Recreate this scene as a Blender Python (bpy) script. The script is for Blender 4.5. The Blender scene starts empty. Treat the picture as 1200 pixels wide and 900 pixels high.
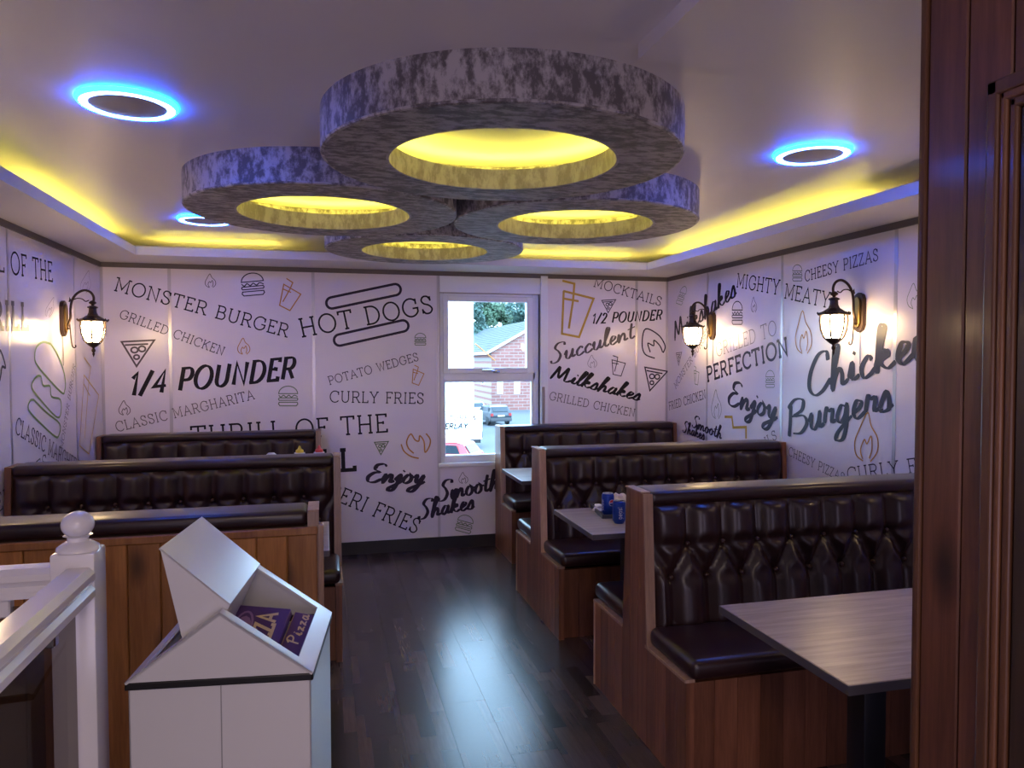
import bpy, bmesh, math, random
from mathutils import Vector, Matrix
random.seed(7)
S = bpy.context.scene
C = S.collection
R = math.radians
PI = math.pi
# ------------------------------------------------------------------ camera
FPX, YAW, PIT, ROL, EYE = 870.0, .2459, .0322, -.0018, 1.58
cy_, sy_ = math.cos(YAW), math.sin(YAW)
FW = Vector((sy_*math.cos(PIT), cy_*math.cos(PIT), -math.sin(PIT)))
r0 = Vector((cy_, -sy_, 0)); u0 = r0.cross(FW)
RT = r0*math.cos(ROL) + u0*math.sin(ROL); UP = u0*math.cos(ROL) - r0*math.sin(ROL)
cam_d = bpy.data.cameras.new('camera'); cam = bpy.data.objects.new('camera', cam_d); C.objects.link(cam)
cam_d.sensor_width = 36; cam_d.sensor_fit = 'HORIZONTAL'; cam_d.lens = FPX/1200*36; cam_d.clip_start = .02; cam_d.clip_end = 600
M4 = Matrix((RT, UP, -FW)).transposed().to_4x4(); M4.translation = Vector((0, 0, EYE)); cam.matrix_world = M4
S.camera = cam
EYEV = Vector((0, 0, EYE))
def ray(x, y): return FW + RT*((x-600)/FPX) - UP*((y-450)/FPX)
def onX(x, y, v): d = ray(x, y); return d*(v/d.x) + EYEV
def onY(x, y, v): d = ray(x, y); return d*(v/d.y) + EYEV
def onZ(x, y, v): d = ray(x, y); return d*((v-EYE)/d.z) + EYEV
def px(P):
    v = Vector(P)-EYEV; k = v.dot(FW); return 600+FPX*v.dot(RT)/k, 450-FPX*v.dot(UP)/k
YBACK = -2.6
# ------------------------------------------------------------------ world, lights, exposure
w = bpy.data.worlds.new('sky'); S.world = w; w.use_nodes = True
bg = w.node_tree.nodes['Background']; bg.inputs[0].default_value = (.44, .70, 1, 1); bg.inputs[1].default_value = 6.2
def light(name, kind, loc, energy, col, rot=(0, 0, 0), size=.1, size_y=None):
    l = bpy.data.lights.new(name, kind); l.energy = energy; l.color = col
    o = bpy.data.objects.new(name, l); C.objects.link(o); o.location = loc; o.rotation_euler = rot
    if kind == 'AREA':
        l.size = size
        if size_y: l.shape = 'RECTANGLE'; l.size_y = size_y
    elif kind == 'SUN': l.angle = R(1)
    else: l.shadow_soft_size = size
    return o
light('sun', 'SUN', (0, 0, 30), .6, (1, .95, .88), (R(50), 0, R(-35)))
light('rear_warm_fill', 'AREA', (.1, -1.2, 2.38), 21, (1, .78, .60), (0, 0, 0), .9, .9)  # added warm fill behind the camera, lifts the pine boards; no fixture there
light('rear_violet_fill', 'AREA', (.3, YBACK+.08, 1.25), 42, (.80, .68, 1), (R(116), 0, 0), 3.6, 2.0)  # added violet fill at the rear wall, tints walls and lifts ceiling; no window
vs = S.view_settings
vs.view_transform = 'Standard'; vs.look = 'None'; vs.exposure = .96; vs.gamma = 1; vs.use_curve_mapping = False
LAMP_E, BLUE_E, COVE_E, RING_E = 26, 40, 20, 20
# ------------------------------------------------------------------ helpers
def tag(o, label=None, cat=None, group=None, kind=None):
    for k, v in (('label', label), ('category', cat), ('group', group), ('kind', kind)):
        if v: o[k] = v
    return o
def me(bm, smooth=False):
    m = bpy.data.meshes.new('m'); bm.normal_update(); bm.to_mesh(m); bm.free()
    if smooth:
        for p in m.polygons: p.use_smooth = True
        m.set_sharp_from_angle(angle=R(42))
    return m
def obj(name, mesh, mat, parent=None, loc=(0, 0, 0), rot=(0, 0, 0)):
    if isinstance(mesh, bmesh.types.BMesh): mesh = me(mesh)
    if mat is not None and not mesh.materials: mesh.materials.append(mat)
    mesh.name = name
    o = bpy.data.objects.new(name, mesh); C.objects.link(o); o.location = loc; o.rotation_euler = rot
    if parent: o.parent = parent
    return o
def thing(name, label, cat, loc=(0, 0, 0), rotz=0, group=None):
    o = bpy.data.objects.new(name, None); C.objects.link(o); o.empty_display_size = .1
    o.location = loc; o.rotation_euler = (0, 0, rotz); return tag(o, label, cat, group)
def copy_tree(o, parent=None):
    c = o.copy(); C.objects.link(c); c.parent = parent
    for ch in list(o.children): copy_tree(ch, c)
    return c
def struct(name, mesh, mat, loc=(0, 0, 0)):
    return tag(obj(name, mesh, mat, None, loc), kind='structure')
def addbox(bm, x0, x1, y0, y1, z0, z1, bev=0, seg=2):
    r = bmesh.ops.create_cube(bm, size=1)
    vs_ = r['verts']
    for v in vs_: v.co = Vector(((x0+x1)/2+v.co.x*(x1-x0), (y0+y1)/2+v.co.y*(y1-y0), (z0+z1)/2+v.co.z*(z1-z0)))
    if bev:
        es = list({e for v in vs_ for e in v.link_edges})
        bmesh.ops.bevel(bm, geom=es, offset=bev, segments=seg, profile=.5, affect='EDGES')
    return bm
def box(x0, x1, y0, y1, z0, z1, bev=0, seg=2):
    m = me(addbox(bmesh.new(), x0, x1, y0, y1, z0, z1, bev, seg), bev > .004)
    return m
def prism(poly, axis, a, b):
    """extrude a 2-D polygon along axis ('x': poly=(y,z); 'y': poly=(x,z); 'z': poly=(x,y))"""
    def P(p, t): return {'x': (t, p[0], p[1]), 'y': (p[0], t, p[1]), 'z': (p[0], p[1], t)}[axis]
    bm = bmesh.new(); n = len(poly)
    A = [bm.verts.new(P(p, a)) for p in poly]; B = [bm.verts.new(P(p, b)) for p in poly]
    bm.faces.new(A); bm.faces.new(B[::-1])
    for i in range(n): bm.faces.new((A[i], B[i], B[(i+1) % n], A[(i+1) % n]))
    bmesh.ops.recalc_face_normals(bm, faces=bm.faces[:])
    return bm
def lathe(prof, n=24, smooth=True, close=False, flat=0):
    bm = bmesh.new(); rings = []
    for r, z in prof:
        rings.append([bm.verts.new((r*math.cos(2*PI*(i+flat)/n), r*math.sin(2*PI*(i+flat)/n), z)) for i in range(n)])
    m = len(prof)
    for k in range(m if close else m-1):
        a, b = rings[k], rings[(k+1) % m]
        for i in range(n): bm.faces.new((a[i], a[(i+1) % n], b[(i+1) % n], b[i]))
    if not close:
        if prof[0][0] > 1e-5: bm.faces.new(rings[0][::-1])
        if prof[-1][0] > 1e-5: bm.faces.new(rings[-1])
    bmesh.ops.remove_doubles(bm, verts=bm.verts[:], dist=1e-6)
    bmesh.ops.recalc_face_normals(bm, faces=bm.faces[:])
    return me(bm, smooth)
def tube(pts, rad, n=8, smooth=True):
    bm = bmesh.new(); rings = []; pts = [Vector(p) for p in pts]
    prev = None
    for i, p in enumerate(pts):
        d = (pts[min(i+1, len(pts)-1)]-pts[max(i-1, 0)]).normalized()
        up = prev if prev else (Vector((0, 0, 1)) if abs(d.z) < .9 else Vector((1, 0, 0)))
        a = d.cross(up).normalized(); b = a.cross(d).normalized(); prev = b
        r = rad[i] if isinstance(rad, (list, tuple)) else rad
        rings.append([bm.verts.new(p+a*(r*math.cos(2*PI*k/n))+b*(r*math.sin(2*PI*k/n))) for k in range(n)])
    for q in range(len(rings)-1):
        for k in range(n): bm.faces.new((rings[q][k], rings[q][(k+1) % n], rings[q+1][(k+1) % n], rings[q+1][k]))
    bm.faces.new(rings[0]); bm.faces.new(rings[-1])
    bmesh.ops.recalc_face_normals(bm, faces=bm.faces[:])
    return me(bm, smooth)
def crom(p, n=6):
    if len(p) < 3: return list(p)
    out = []; q = [p[0]]+list(p)+[p[-1]]
    for i in range(1, len(q)-2):
        a, b, c, d = q[i-1], q[i], q[i+1], q[i+2]
        for k in range(n):
            t = k/n
            out.append(tuple(.5*((2*b[j])+(-a[j]+c[j])*t+(2*a[j]-5*b[j]+4*c[j]-d[j])*t*t+(-a[j]+3*b[j]-3*c[j]+d[j])*t**3) for j in range(len(b))))
    out.append(tuple(p[-1])); return out
# ------------------------------------------------------------------ materials
def mat(name, col, rough=.5, metal=0., coat=0., spec=.5, emit=None, es=0, sheen=0):
    m = bpy.data.materials.new(name); m.use_nodes = True; b = m.node_tree.nodes['Principled BSDF']
    b.inputs['Base Color'].default_value = (*col, 1); b.inputs['Roughness'].default_value = rough; b.inputs['Metallic'].default_value = metal
    b.inputs['Coat Weight'].default_value = coat; b.inputs['Coat Roughness'].default_value = .12; b.inputs['Specular IOR Level'].default_value = spec
    if emit: b.inputs['Emission Color'].default_value = (*emit, 1); b.inputs['Emission Strength'].default_value = es
    if sheen: b.inputs['Sheen Weight'].default_value = sheen; b.inputs['Sheen Roughness'].default_value = .35
    return m
def nz(m, scale, detail=4, vec=None, rough=.6):
    n = m.node_tree.nodes.new('ShaderNodeTexNoise'); n.inputs['Scale'].default_value = scale; n.inputs['Detail'].default_value = detail; n.inputs['Roughness'].default_value = rough
    if vec: m.node_tree.links.new(vec, n.inputs['Vector'])
    return n
def coords(m, sc=(1, 1, 1), rnd=True):
    nt = m.node_tree; tc = nt.nodes.new('ShaderNodeTexCoord'); mp = nt.nodes.new('ShaderNodeMapping')
    mp.inputs['Scale'].default_value = sc; nt.links.new(tc.outputs['Object'], mp.inputs['Vector'])
    if rnd:
        oi = nt.nodes.new('ShaderNodeObjectInfo'); ml = nt.nodes.new('ShaderNodeMath'); ml.operation = 'MULTIPLY'; ml.inputs[1].default_value = 37.0
        nt.links.new(oi.outputs['Random'], ml.inputs[0]); nt.links.new(ml.outputs[0], mp.inputs['Location'])
        return mp.outputs[0], oi.outputs['Random']
    return mp.outputs[0], None
def ramp(m, fac, stops):
    r = m.node_tree.nodes.new('ShaderNodeValToRGB'); e = r.color_ramp.elements
    while len(e) < len(stops): e.new(.5)
    for k, (p, c) in enumerate(stops): e[k].position = p; e[k].color = (*c, 1)
    m.node_tree.links.new(fac, r.inputs[0]); return r
def base(m): return m.node_tree.nodes['Principled BSDF']
def bump(m, h, strength=.2, dist=.002):
    b = m.node_tree.nodes.new('ShaderNodeBump'); b.inputs['Strength'].default_value = strength; b.inputs['Distance'].default_value = dist
    m.node_tree.links.new(h, b.inputs['Height']); m.node_tree.links.new(b.outputs[0], base(m).inputs['Normal'])
def mixc(m, a, b, fac, mode='MIX'):
    x = m.node_tree.nodes.new('ShaderNodeMix'); x.data_type = 'RGBA'; x.blend_type = mode
    for s, v in ((6, a), (7, b)):
        if isinstance(v, tuple): x.inputs[s].default_value = (*v, 1)
        else: m.node_tree.links.new(v, x.inputs[s])
    if isinstance(fac, float): x.inputs[0].default_value = fac
    else: m.node_tree.links.new(fac, x.inputs[0])
    return x.outputs[2]
def wood(name, dark, light_, grain=(9, 9, .7), rough=.42, coat=.15, knots=True, vary=.35):
    m = mat(name, light_, rough, coat=coat); nt = m.node_tree; v, rn = coords(m, grain)
    n1 = nz(m, 3.0, 6, v); n2 = nz(m, 14, 3, v)
    c = ramp(m, n1.outputs[0], [(.32, dark), (.68, light_)]).outputs[0]
    f = ramp(m, n2.outputs[0], [(.35, (.72, .72, .72)), (.7, (1, 1, 1))]).outputs[0]
    c = mixc(m, c, f, .75, 'MULTIPLY')
    if knots:
        kv, _ = coords(m, tuple(g*.55 for g in (9, 9, 4.2)))
        vo = nt.nodes.new('ShaderNodeTexVoronoi'); vo.inputs['Scale'].default_value = .9; nt.links.new(kv, vo.inputs['Vector'])
        kf = ramp(m, vo.outputs['Distance'], [(.06, (1, 1, 1)), (.2, (0, 0, 0))]).outputs[0]
        c = mixc(m, c, tuple(q*.28 for q in dark), kf)
    hv = nt.nodes.new('ShaderNodeHueSaturation'); mr = nt.nodes.new('ShaderNodeMapRange')
    mr.inputs[3].default_value = 1-vary; mr.inputs[4].default_value = 1+vary*.6
    nt.links.new(rn, mr.inputs[0]); nt.links.new(mr.outputs[0], hv.inputs['Value']); nt.links.new(c, hv.inputs['Color'])
    nt.links.new(hv.outputs[0], base(m).inputs['Base Color']); bump(m, n2.outputs[0], .12, .001)
    return m
M = {}
M['pine'] = wood('golden_pine', (.40, .155, .036), (.60, .26, .07))
M['redpine'] = wood('red_stained_pine', (.19, .070, .036), (.31, .122, .064), knots=False)
M['trimwood'] = wood('pale_wood_edge', (.36, .21, .14), (.50, .33, .24), knots=False)
M['darkpine'] = wood('dark_stained_pine', (.10, .036, .020), (.20, .075, .040))
M['archi'] = wood('brown_moulding_wood', (.13, .052, .024), (.20, .085, .04), knots=False)
M['doorwood'] = wood('dark_door_wood', (.030, .015, .008), (.06, .03, .016), knots=False)
M['core'] = mat('bench_carcass_wood', (.05, .03, .022), .7)
m = M['leather'] = mat('brown_leatherette', (.030, .011, .010), .36, coat=.12)
v, _ = coords(m, (1, 1, 1), False); n = nz(m, 9, 4, v); n2 = nz(m, 260, 2, v)
m.node_tree.links.new(ramp(m, n.outputs[0], [(.3, (.016, .0055, .006)), (.7, (.030, .010, .0105))]).outputs[0], base(m).inputs['Base Color'])
bump(m, n2.outputs[0], .12, .0006)
M['piping'] = mat('leather_piping', (.045, .018, .016), .35)
m = M['ceiling'] = mat('painted_plaster', (.74, .70, .70), .42, spec=.4)
v, _ = coords(m, (1, 1, 1), False); n = nz(m, 3.0, 6, v); bump(m, n.outputs[0], .25, .006)
M['soffit'] = mat('white_soffit_paint', (.68, .65, .66), .5)
M['wallplain'] = mat('plain_plaster', (.42, .38, .38), .8)
m = M['panel'] = mat('white_wall_panel', (.76, .70, .76), .24, spec=.5)
v, _ = coords(m, (.6, .6, .6), False); n = nz(m, 5, 2, v); bump(m, n.outputs[0], .05, .004)
M['strip'] = mat('satin_metal_joint', (.52, .49, .52), .3, .75)
M['rail'] = mat('brown_grey_rail', (.115, .095, .10), .5)
M['base'] = mat('black_skirting', (.012, .011, .014), .45)
M['upvc'] = mat('white_upvc', (.80, .81, .85), .25)
M['white'] = mat('white_gloss_paint', (.74, .73, .76), .22, coat=.3)
M['binwhite'] = mat('white_enamelled_steel', (.66, .66, .69), .28, coat=.2)
M['black'] = mat('black_plastic', (.012, .012, .014), .35)
M['blacksteel'] = mat('black_steel', (.014, .014, .018), .4, .3)
M['chrome'] = mat('chrome', (.6, .6, .62), .2, 1)
def velvet(name, sc, a, b):
    m = mat(name, a, .6, sheen=.12); v, _ = coords(m, sc); n = nz(m, 7, 7, v, .7); n2 = nz(m, 2, 3, v)
    f = m.node_tree.nodes.new('ShaderNodeMath'); f.operation = 'MULTIPLY_ADD'; f.inputs[1].default_value = .35
    m.node_tree.links.new(n2.outputs[0], f.inputs[0]); m.node_tree.links.new(n.outputs[0], f.inputs[2])
    c = ramp(m, f.outputs[0], [(.60, a), (.68, tuple((p+q)/2 for p, q in zip(a, b))), (.75, b)])
    m.node_tree.links.new(c.outputs[0], base(m).inputs['Base Color']); bump(m, n.outputs[0], .3, .003); return m
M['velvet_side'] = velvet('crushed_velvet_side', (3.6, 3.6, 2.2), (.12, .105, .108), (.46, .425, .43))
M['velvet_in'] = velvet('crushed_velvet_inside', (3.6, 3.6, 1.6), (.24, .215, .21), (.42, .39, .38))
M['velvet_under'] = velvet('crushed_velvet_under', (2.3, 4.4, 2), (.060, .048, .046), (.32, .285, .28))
# floor
m = M['floor'] = mat('dark_vinyl_plank', (.05, .03, .03), .30, spec=.6)
nt = m.node_tree; v, rn = coords(m, (1, 1, 1))
br = nt.nodes.new('ShaderNodeTexBrick'); br.inputs['Scale'].default_value = 1; br.inputs['Brick Width'].default_value = .34; br.inputs['Row Height'].default_value = .0655
br.inputs['Mortar Size'].default_value = .0; br.inputs['Color1'].default_value = (.018, .010, .010, 1); br.inputs['Color2'].default_value = (.105, .064, .058, 1); br.offset = .37
rt = nt.nodes.new('ShaderNodeMapping'); rt.inputs['Rotation'].default_value = (0, 0, R(90)); nt.links.new(v, rt.inputs[0]); nt.links.new(rt.outputs[0], br.inputs['Vector'])
v2, _ = coords(m, (26, 2.2, 1)); n = nz(m, 3, 5, v2)
c = mixc(m, br.outputs[0], ramp(m, n.outputs[0], [(.3, (.78, .78, .78)), (.7, (1.08, 1.08, 1.08))]).outputs[0], 1.0, 'MULTIPLY')
nt.links.new(c, base(m).inputs['Base Color']); bump(m, n.outputs[0], .03, .0004)
rr = ramp(m, n.outputs[0], [(.3, (.255, .255, .255)), (.7, (.27, .27, .27))]); nt.links.new(rr.outputs[0], base(m).inputs['Roughness'])
M['floorgap'] = mat('floor_joint', (.012, .009, .009), .7)
# table laminate
m = M['table'] = mat('grey_oak_laminate', (.34, .28, .27), .33, spec=.5)
v, _ = coords(m, (1.2, 14, 1)); n = nz(m, 3, 7, v)
m.node_tree.links.new(ramp(m, n.outputs[0], [(.3, (.24, .19, .175)), (.55, (.36, .295, .275)), (.75, (.47, .40, .375))]).outputs[0], base(m).inputs['Base Color'])
M['tableedge'] = mat('table_edge_band', (.09, .08, .085), .35)
M['blueled'] = mat('blue_led_ring', (.1, .2, .9), .4, emit=(.002, .09, 1), es=BLUE_E)
M['bluecore'] = mat('cyan_led_diffuser', (.4, .8, .9), .4, emit=(.10, .24, 1), es=26)
M['greydisc'] = mat('grey_light_panel', (.25, .22, .26), .5)
M['yellowled'] = mat('yellow_led_strip', (.9, .8, .2), .4, emit=(1, .84, .12), es=COVE_E)
M['ringled'] = mat('yellow_led_ring', (.9, .8, .2), .4, emit=(1, .88, .10), es=RING_E)
M['lampglass'] = mat('frosted_lamp_glass', (1, .9, .7), .4, emit=(1, .70, .36), es=LAMP_E)
m = M['bronze'] = mat('aged_bronze', (.060, .035, .024), .42, .6)
v, _ = coords(m, (1, 1, 1), False); n = nz(m, 60, 4, v); bump(m, n.outputs[0], .5, .002)
M['gold'] = mat('gilt_bronze', (.30, .19, .06), .38, .8)
m = M['glass'] = mat('window_glass', (1, 1, 1), .0); b = base(m); b.inputs['Transmission Weight'].default_value = 1; b.inputs['IOR'].default_value = 1.0; b.inputs['Specular IOR Level'].default_value = .3
def thin_glass(name, tint, refl):
    m = bpy.data.materials.new(name); m.use_nodes = True; nt = m.node_tree; nt.nodes.clear()
    o = nt.nodes.new('ShaderNodeOutputMaterial'); t = nt.nodes.new('ShaderNodeBsdfTransparent'); g = nt.nodes.new('ShaderNodeBsdfGlossy'); x = nt.nodes.new('ShaderNodeMixShader')
    t.inputs[0].default_value = (*tint, 1); g.inputs['Roughness'].default_value = .03; x.inputs[0].default_value = refl
    nt.links.new(t.outputs[0], x.inputs[1]); nt.links.new(g.outputs[0], x.inputs[2]); nt.links.new(x.outputs[0], o.inputs[0]); return m
M['glass'] = thin_glass('window_glass', (.96, .98, .98), .012)
M['tintglass'] = thin_glass('balustrade_glass', (.62, .60, .56), .05)
INK = {'k': mat('black_print', (.008, .005, .010), .35, spec=.2), 'p': mat('dark_purple_print', (.030, .020, .038), .35, spec=.2), 's': mat('slate_print', (.045, .042, .062), .35, spec=.2),
       'g': mat('grey_print', (.10, .08, .09), .35, spec=.2), 'l': mat('light_grey_print', (.26, .23, .25), .35, spec=.2), 'o': mat('orange_print', (.52, .24, .06), .35, spec=.2),
       'y': mat('gold_print', (.55, .34, .06), .35, spec=.2), 'v': mat('green_print', (.20, .34, .10), .35, spec=.2), 'd': mat('dull_green_print', (.16, .22, .13), .35, spec=.2)}
# ------------------------------------------------------------------ room numbers
XL, XR, D, HS, HC = -1.624, 2.98, 6.13, 2.315, 2.45
YB = YBACK
# ------------------------------------------------------------------ structure
fl = struct('floor', box(XL-.2, XR+.2, YB, D+.2, -.12, -.003), M['floorgap'])
PW, PL = .1965, 1.22
pm = {}
def plank_mesh(L):
    k = round(L, 3)
    if k not in pm: pm[k] = box(.0006, PW-.0006, .0006, L-.0006, -.003, 0)
    return pm[k]
i = 0; x = XL-.03
while x < XR:
    y = .9-(((i*.41) % 1)*PL)-.6
    while y < D+.01:
        L = min(PL, D+.02-y)
        if L > .03: obj('plank', plank_mesh(L), M['floor'], fl, (x, y, 0))
        y += PL
    x += PW; i += 1
ce = struct('ceiling', box(XL-.2, XR+.2, YB, D+.2, HC, HC+.1), M['ceiling'])
struct('wall_rear', box(XL-.2, XR+.2, YB-.1, YB, 0, HC), M['wallplain'])
wl = struct('wall_left', box(XL-.2, XL-.008, YB, D+.25, 0, HC), M['wallplain'])
wr = struct('wall_right', box(XR+.008, XR+.2, YB, D+.25, 0, HC), M['wallplain'])
WX0, WX1, WZ0, WZ1 = .925, 1.785, .70, 2.14
bm = bmesh.new(); y0, y1 = D+.008, D+.26
addbox(bm, XL-.2, WX0, y0, y1, 0, HC); addbox(bm, WX1, XR+.2, y0, y1, 0, HC)
addbox(bm, WX0, WX1, y0, y1, 0, WZ0); addbox(bm, WX0, WX1, y0, y1, WZ1, HC)
wb = struct('wall_back', bm, M['wallplain'])
# wall panels and joints, z .103 .. 2.28
PZ0, PZ1 = .103, 2.279
def panel_run(parent, axis, pts, skip=()):
    for k, (a, b) in enumerate(zip(pts[:-1], pts[1:])):
        if k in skip: continue
        a2, b2 = a+.003, b-.003
        if axis == 'b': obj('wall_panel', box(a2, b2, D, D+.008, PZ0, PZ1), M['panel'], parent)
        elif axis == 'l': obj('wall_panel', box(XL-.008, XL, a2, b2, PZ0, PZ1), M['panel'], parent)
        else: obj('wall_panel', box(XR, XR+.008, a2, b2, PZ0, PZ1), M['panel'], parent)
def joint(parent, axis, p, wd=.012, z0=PZ0, z1=PZ1+.02):
    t = .0016
    if axis == 'b': mm = box(p-wd, p+wd, D-t, D, z0, z1)
    elif axis == 'l': mm = box(XL, XL+t, p-wd, p+wd, z0, z1)
    else: mm = box(XR-t, XR, p-wd, p+wd, z0, z1)
    obj('joint_strip', mm, M['strip'], parent)
panel_run(wb, 'b', [XL, -1.147, -.091, .908])
for p in (XL+.008, -1.147, -.091): joint(wb, 'b', p)
joint(wb, 'b', .908, .011, .03)
obj('wall_panel', box(.911, 1.83, D, D+.008, PZ0, WZ0-.015), M['panel'], wb)
obj('wall_panel', box(.922, 1.79, D, D+.008, WZ1+.005, PZ1), M['upvc'], wb)
panel_run(wb, 'b', [1.84, 2.677, XR])
for p in (2.677, XR-.008): joint(wb, 'b', p)
obj('corner_bead', box(1.79, 1.855, D-.014, D+.008, WZ0-.02, PZ1+.02, .003, 1), M['upvc'], wb)
obj('corner_bead', box(1.80, 1.822, D-.03, D-.014, WZ0, 1.35, .003, 1), mat('beige_trunking', (.33, .27, .25), .5), wb)
panel_run(wl, 'l', [-.7, .33, 1.36, 2.39, 3.43, 4.47, 5.541, D])
for p in (.33, 1.36, 2.39, 3.43, 4.47, 5.541): joint(wl, 'l', p)
panel_run(wr, 'r', [-.7, .30, 1.34, 2.36, 3.385, 4.413, 5.418, D])
for p in (.30, 1.34, 2.36, 3.385, 4.413, 5.418): joint(wr, 'r', p)
tag(obj('trim_1', box(XL, XR, D-.012, D+.008, PZ1, HS), M['rail']), kind='structure')
tag(obj('trim_2', box(XL-.008, XL+.012, YB, D-.012, PZ1, HS), M['rail']), kind='structure')
tag(obj('trim_3', box(XR-.012, XR+.008, YB, D-.012, PZ1, HS), M['rail']), kind='structure')
tag(obj('baseboard_back', box(XL, XR, D-.006, D+.008, 0, PZ0), M['base']), kind='structure')
tag(obj('baseboard_left', box(XL-.008, XL+.006, YB, D-.006, 0, PZ0), M['base']), kind='structure')
tag(obj('baseboard_right', box(XR-.006, XR+.008, YB, D-.006, 0, PZ0), M['base']), kind='structure')
# soffit (dropped perimeter with cove lip)
SL, SR, SB = -1.272, 2.56, 5.65
def soffit(n, boxes):
    bm = bmesh.new()
    for b in boxes: addbox(bm, *b)
    return tag(obj(n, bm, M['soffit']), kind='structure')
soffit('trim_4', [(XL-.008, SL, YB, SB, HS, HS+.016), (SL-.018, SL, YB, SB, HS+.016, HS+.058)])
soffit('trim_5', [(SR, XR+.008, YB, SB, HS, HS+.016), (SR, SR+.018, YB, SB, HS+.016, HS+.058)])
soffit('trim_6', [(XL-.008, XR+.008, SB, D+.008, HS, HS+.016), (SL-.018, SR+.018, SB, SB+.018, HS+.016, HS+.058)])
# dropped bulkhead over the partition
obj('bulkhead', box(.845, 2.5, YB, 1.93, HC-.042, HC), M['ceiling'], ce)
# yellow LED tapes lying in the cove
def led(loc, L, along, label):
    o = obj('led_tape', box(-L/2 if along == 'x' else -.006, L/2 if along == 'x' else .006, -.006 if along == 'x' else -L/2, .006 if along == 'x' else L/2, 0, .006), M['yellowled'], None, loc)
    tag(o, label, 'led tape', 'yellow LED tapes in the ceiling cove')
led((SL-.16, 4.72, HS+.0165), 1.7, 'y', 'yellow LED tape glowing in the left ceiling cove')
led((SR+.16, 4.45, HS+.0165), 2.3, 'y', 'yellow LED tape glowing in the right ceiling cove')
led((-.75, SB+.16, HS+.0165), .85, 'x', 'yellow LED tape in the far cove above the monster burger lettering')
led((2.0, SB+.16, HS+.0165), 1.0, 'x', 'yellow LED tape in the far cove above the mocktails lettering')
# ------------------------------------------------------------------ window
wn = tag(bpy.data.objects.new('window_1', None), kind='structure'); C.objects.link(wn); wn.location = (0, D+.03, 0)
def frame(x0, x1, z0, z1, t, ya, yb, bev=.004, tr=None):
    bm = bmesh.new(); tr = tr or t
    addbox(bm, x0, x0+t, ya, yb, z0, z1, bev, 1); addbox(bm, x1-tr, x1, ya, yb, z0, z1, bev, 1)
    addbox(bm, x0+t, x1-tr, ya, yb, z0, z0+t, bev, 1); addbox(bm, x0+t, x1-tr, ya, yb, z1-t, z1, bev, 1); return bm
obj('window_frame', frame(WX0, WX1, WZ0+.02, WZ1, .032, 0, .07, tr=.056), M['upvc'], wn)
obj('transom', box(WX0+.03, WX1-.03, 0, .07, 1.41, 1.475, .004, 1), M['upvc'], wn)
sash = obj('sash', frame(WX0+.027, WX1-.05, 1.468, 2.118, .046, -.012, .055, tr=.06), M['upvc'], wn)
obj('pane', box(WX0+.07, WX1-.09, .03, .036, 1.51, 2.075), M['glass'], sash)
obj('bead', frame(WX0+.03, WX1-.05, .765, 1.41, .016, .0, .05), M['upvc'], wn)
obj('pane', box(WX0+.04, WX1-.07, .03, .036, .775, 1.40), M['glass'], wn)
obj('bottom_rail', box(WX0+.03, WX1-.03, -.006, .07, WZ0+.02, .775, .006, 2), M['upvc'], wn)
obj('window_sill', box(WX0-.02, WX1+.02, -.045, .01, WZ0-.015, WZ0+.02, .006, 2), M['upvc'], wn)
hd = obj('handle', tube([(1.28, -.03, 1.492), (1.36, -.034, 1.494), (1.40, -.032, 1.484), (1.415, -.026, 1.476)], .0075), M['chrome'], sash)
obj('handle_plate', box(1.375, 1.435, -.026, -.012, 1.470, 1.490, .004, 2), M['chrome'], sash)
# reveal linings
obj('reveal', box(WX0-.004, WX0, .0, .23, WZ0, WZ1), M['upvc'], wn); obj('reveal', box(WX1, WX1+.004, -.02, .23, WZ0, WZ1), M['upvc'], wn)
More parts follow.
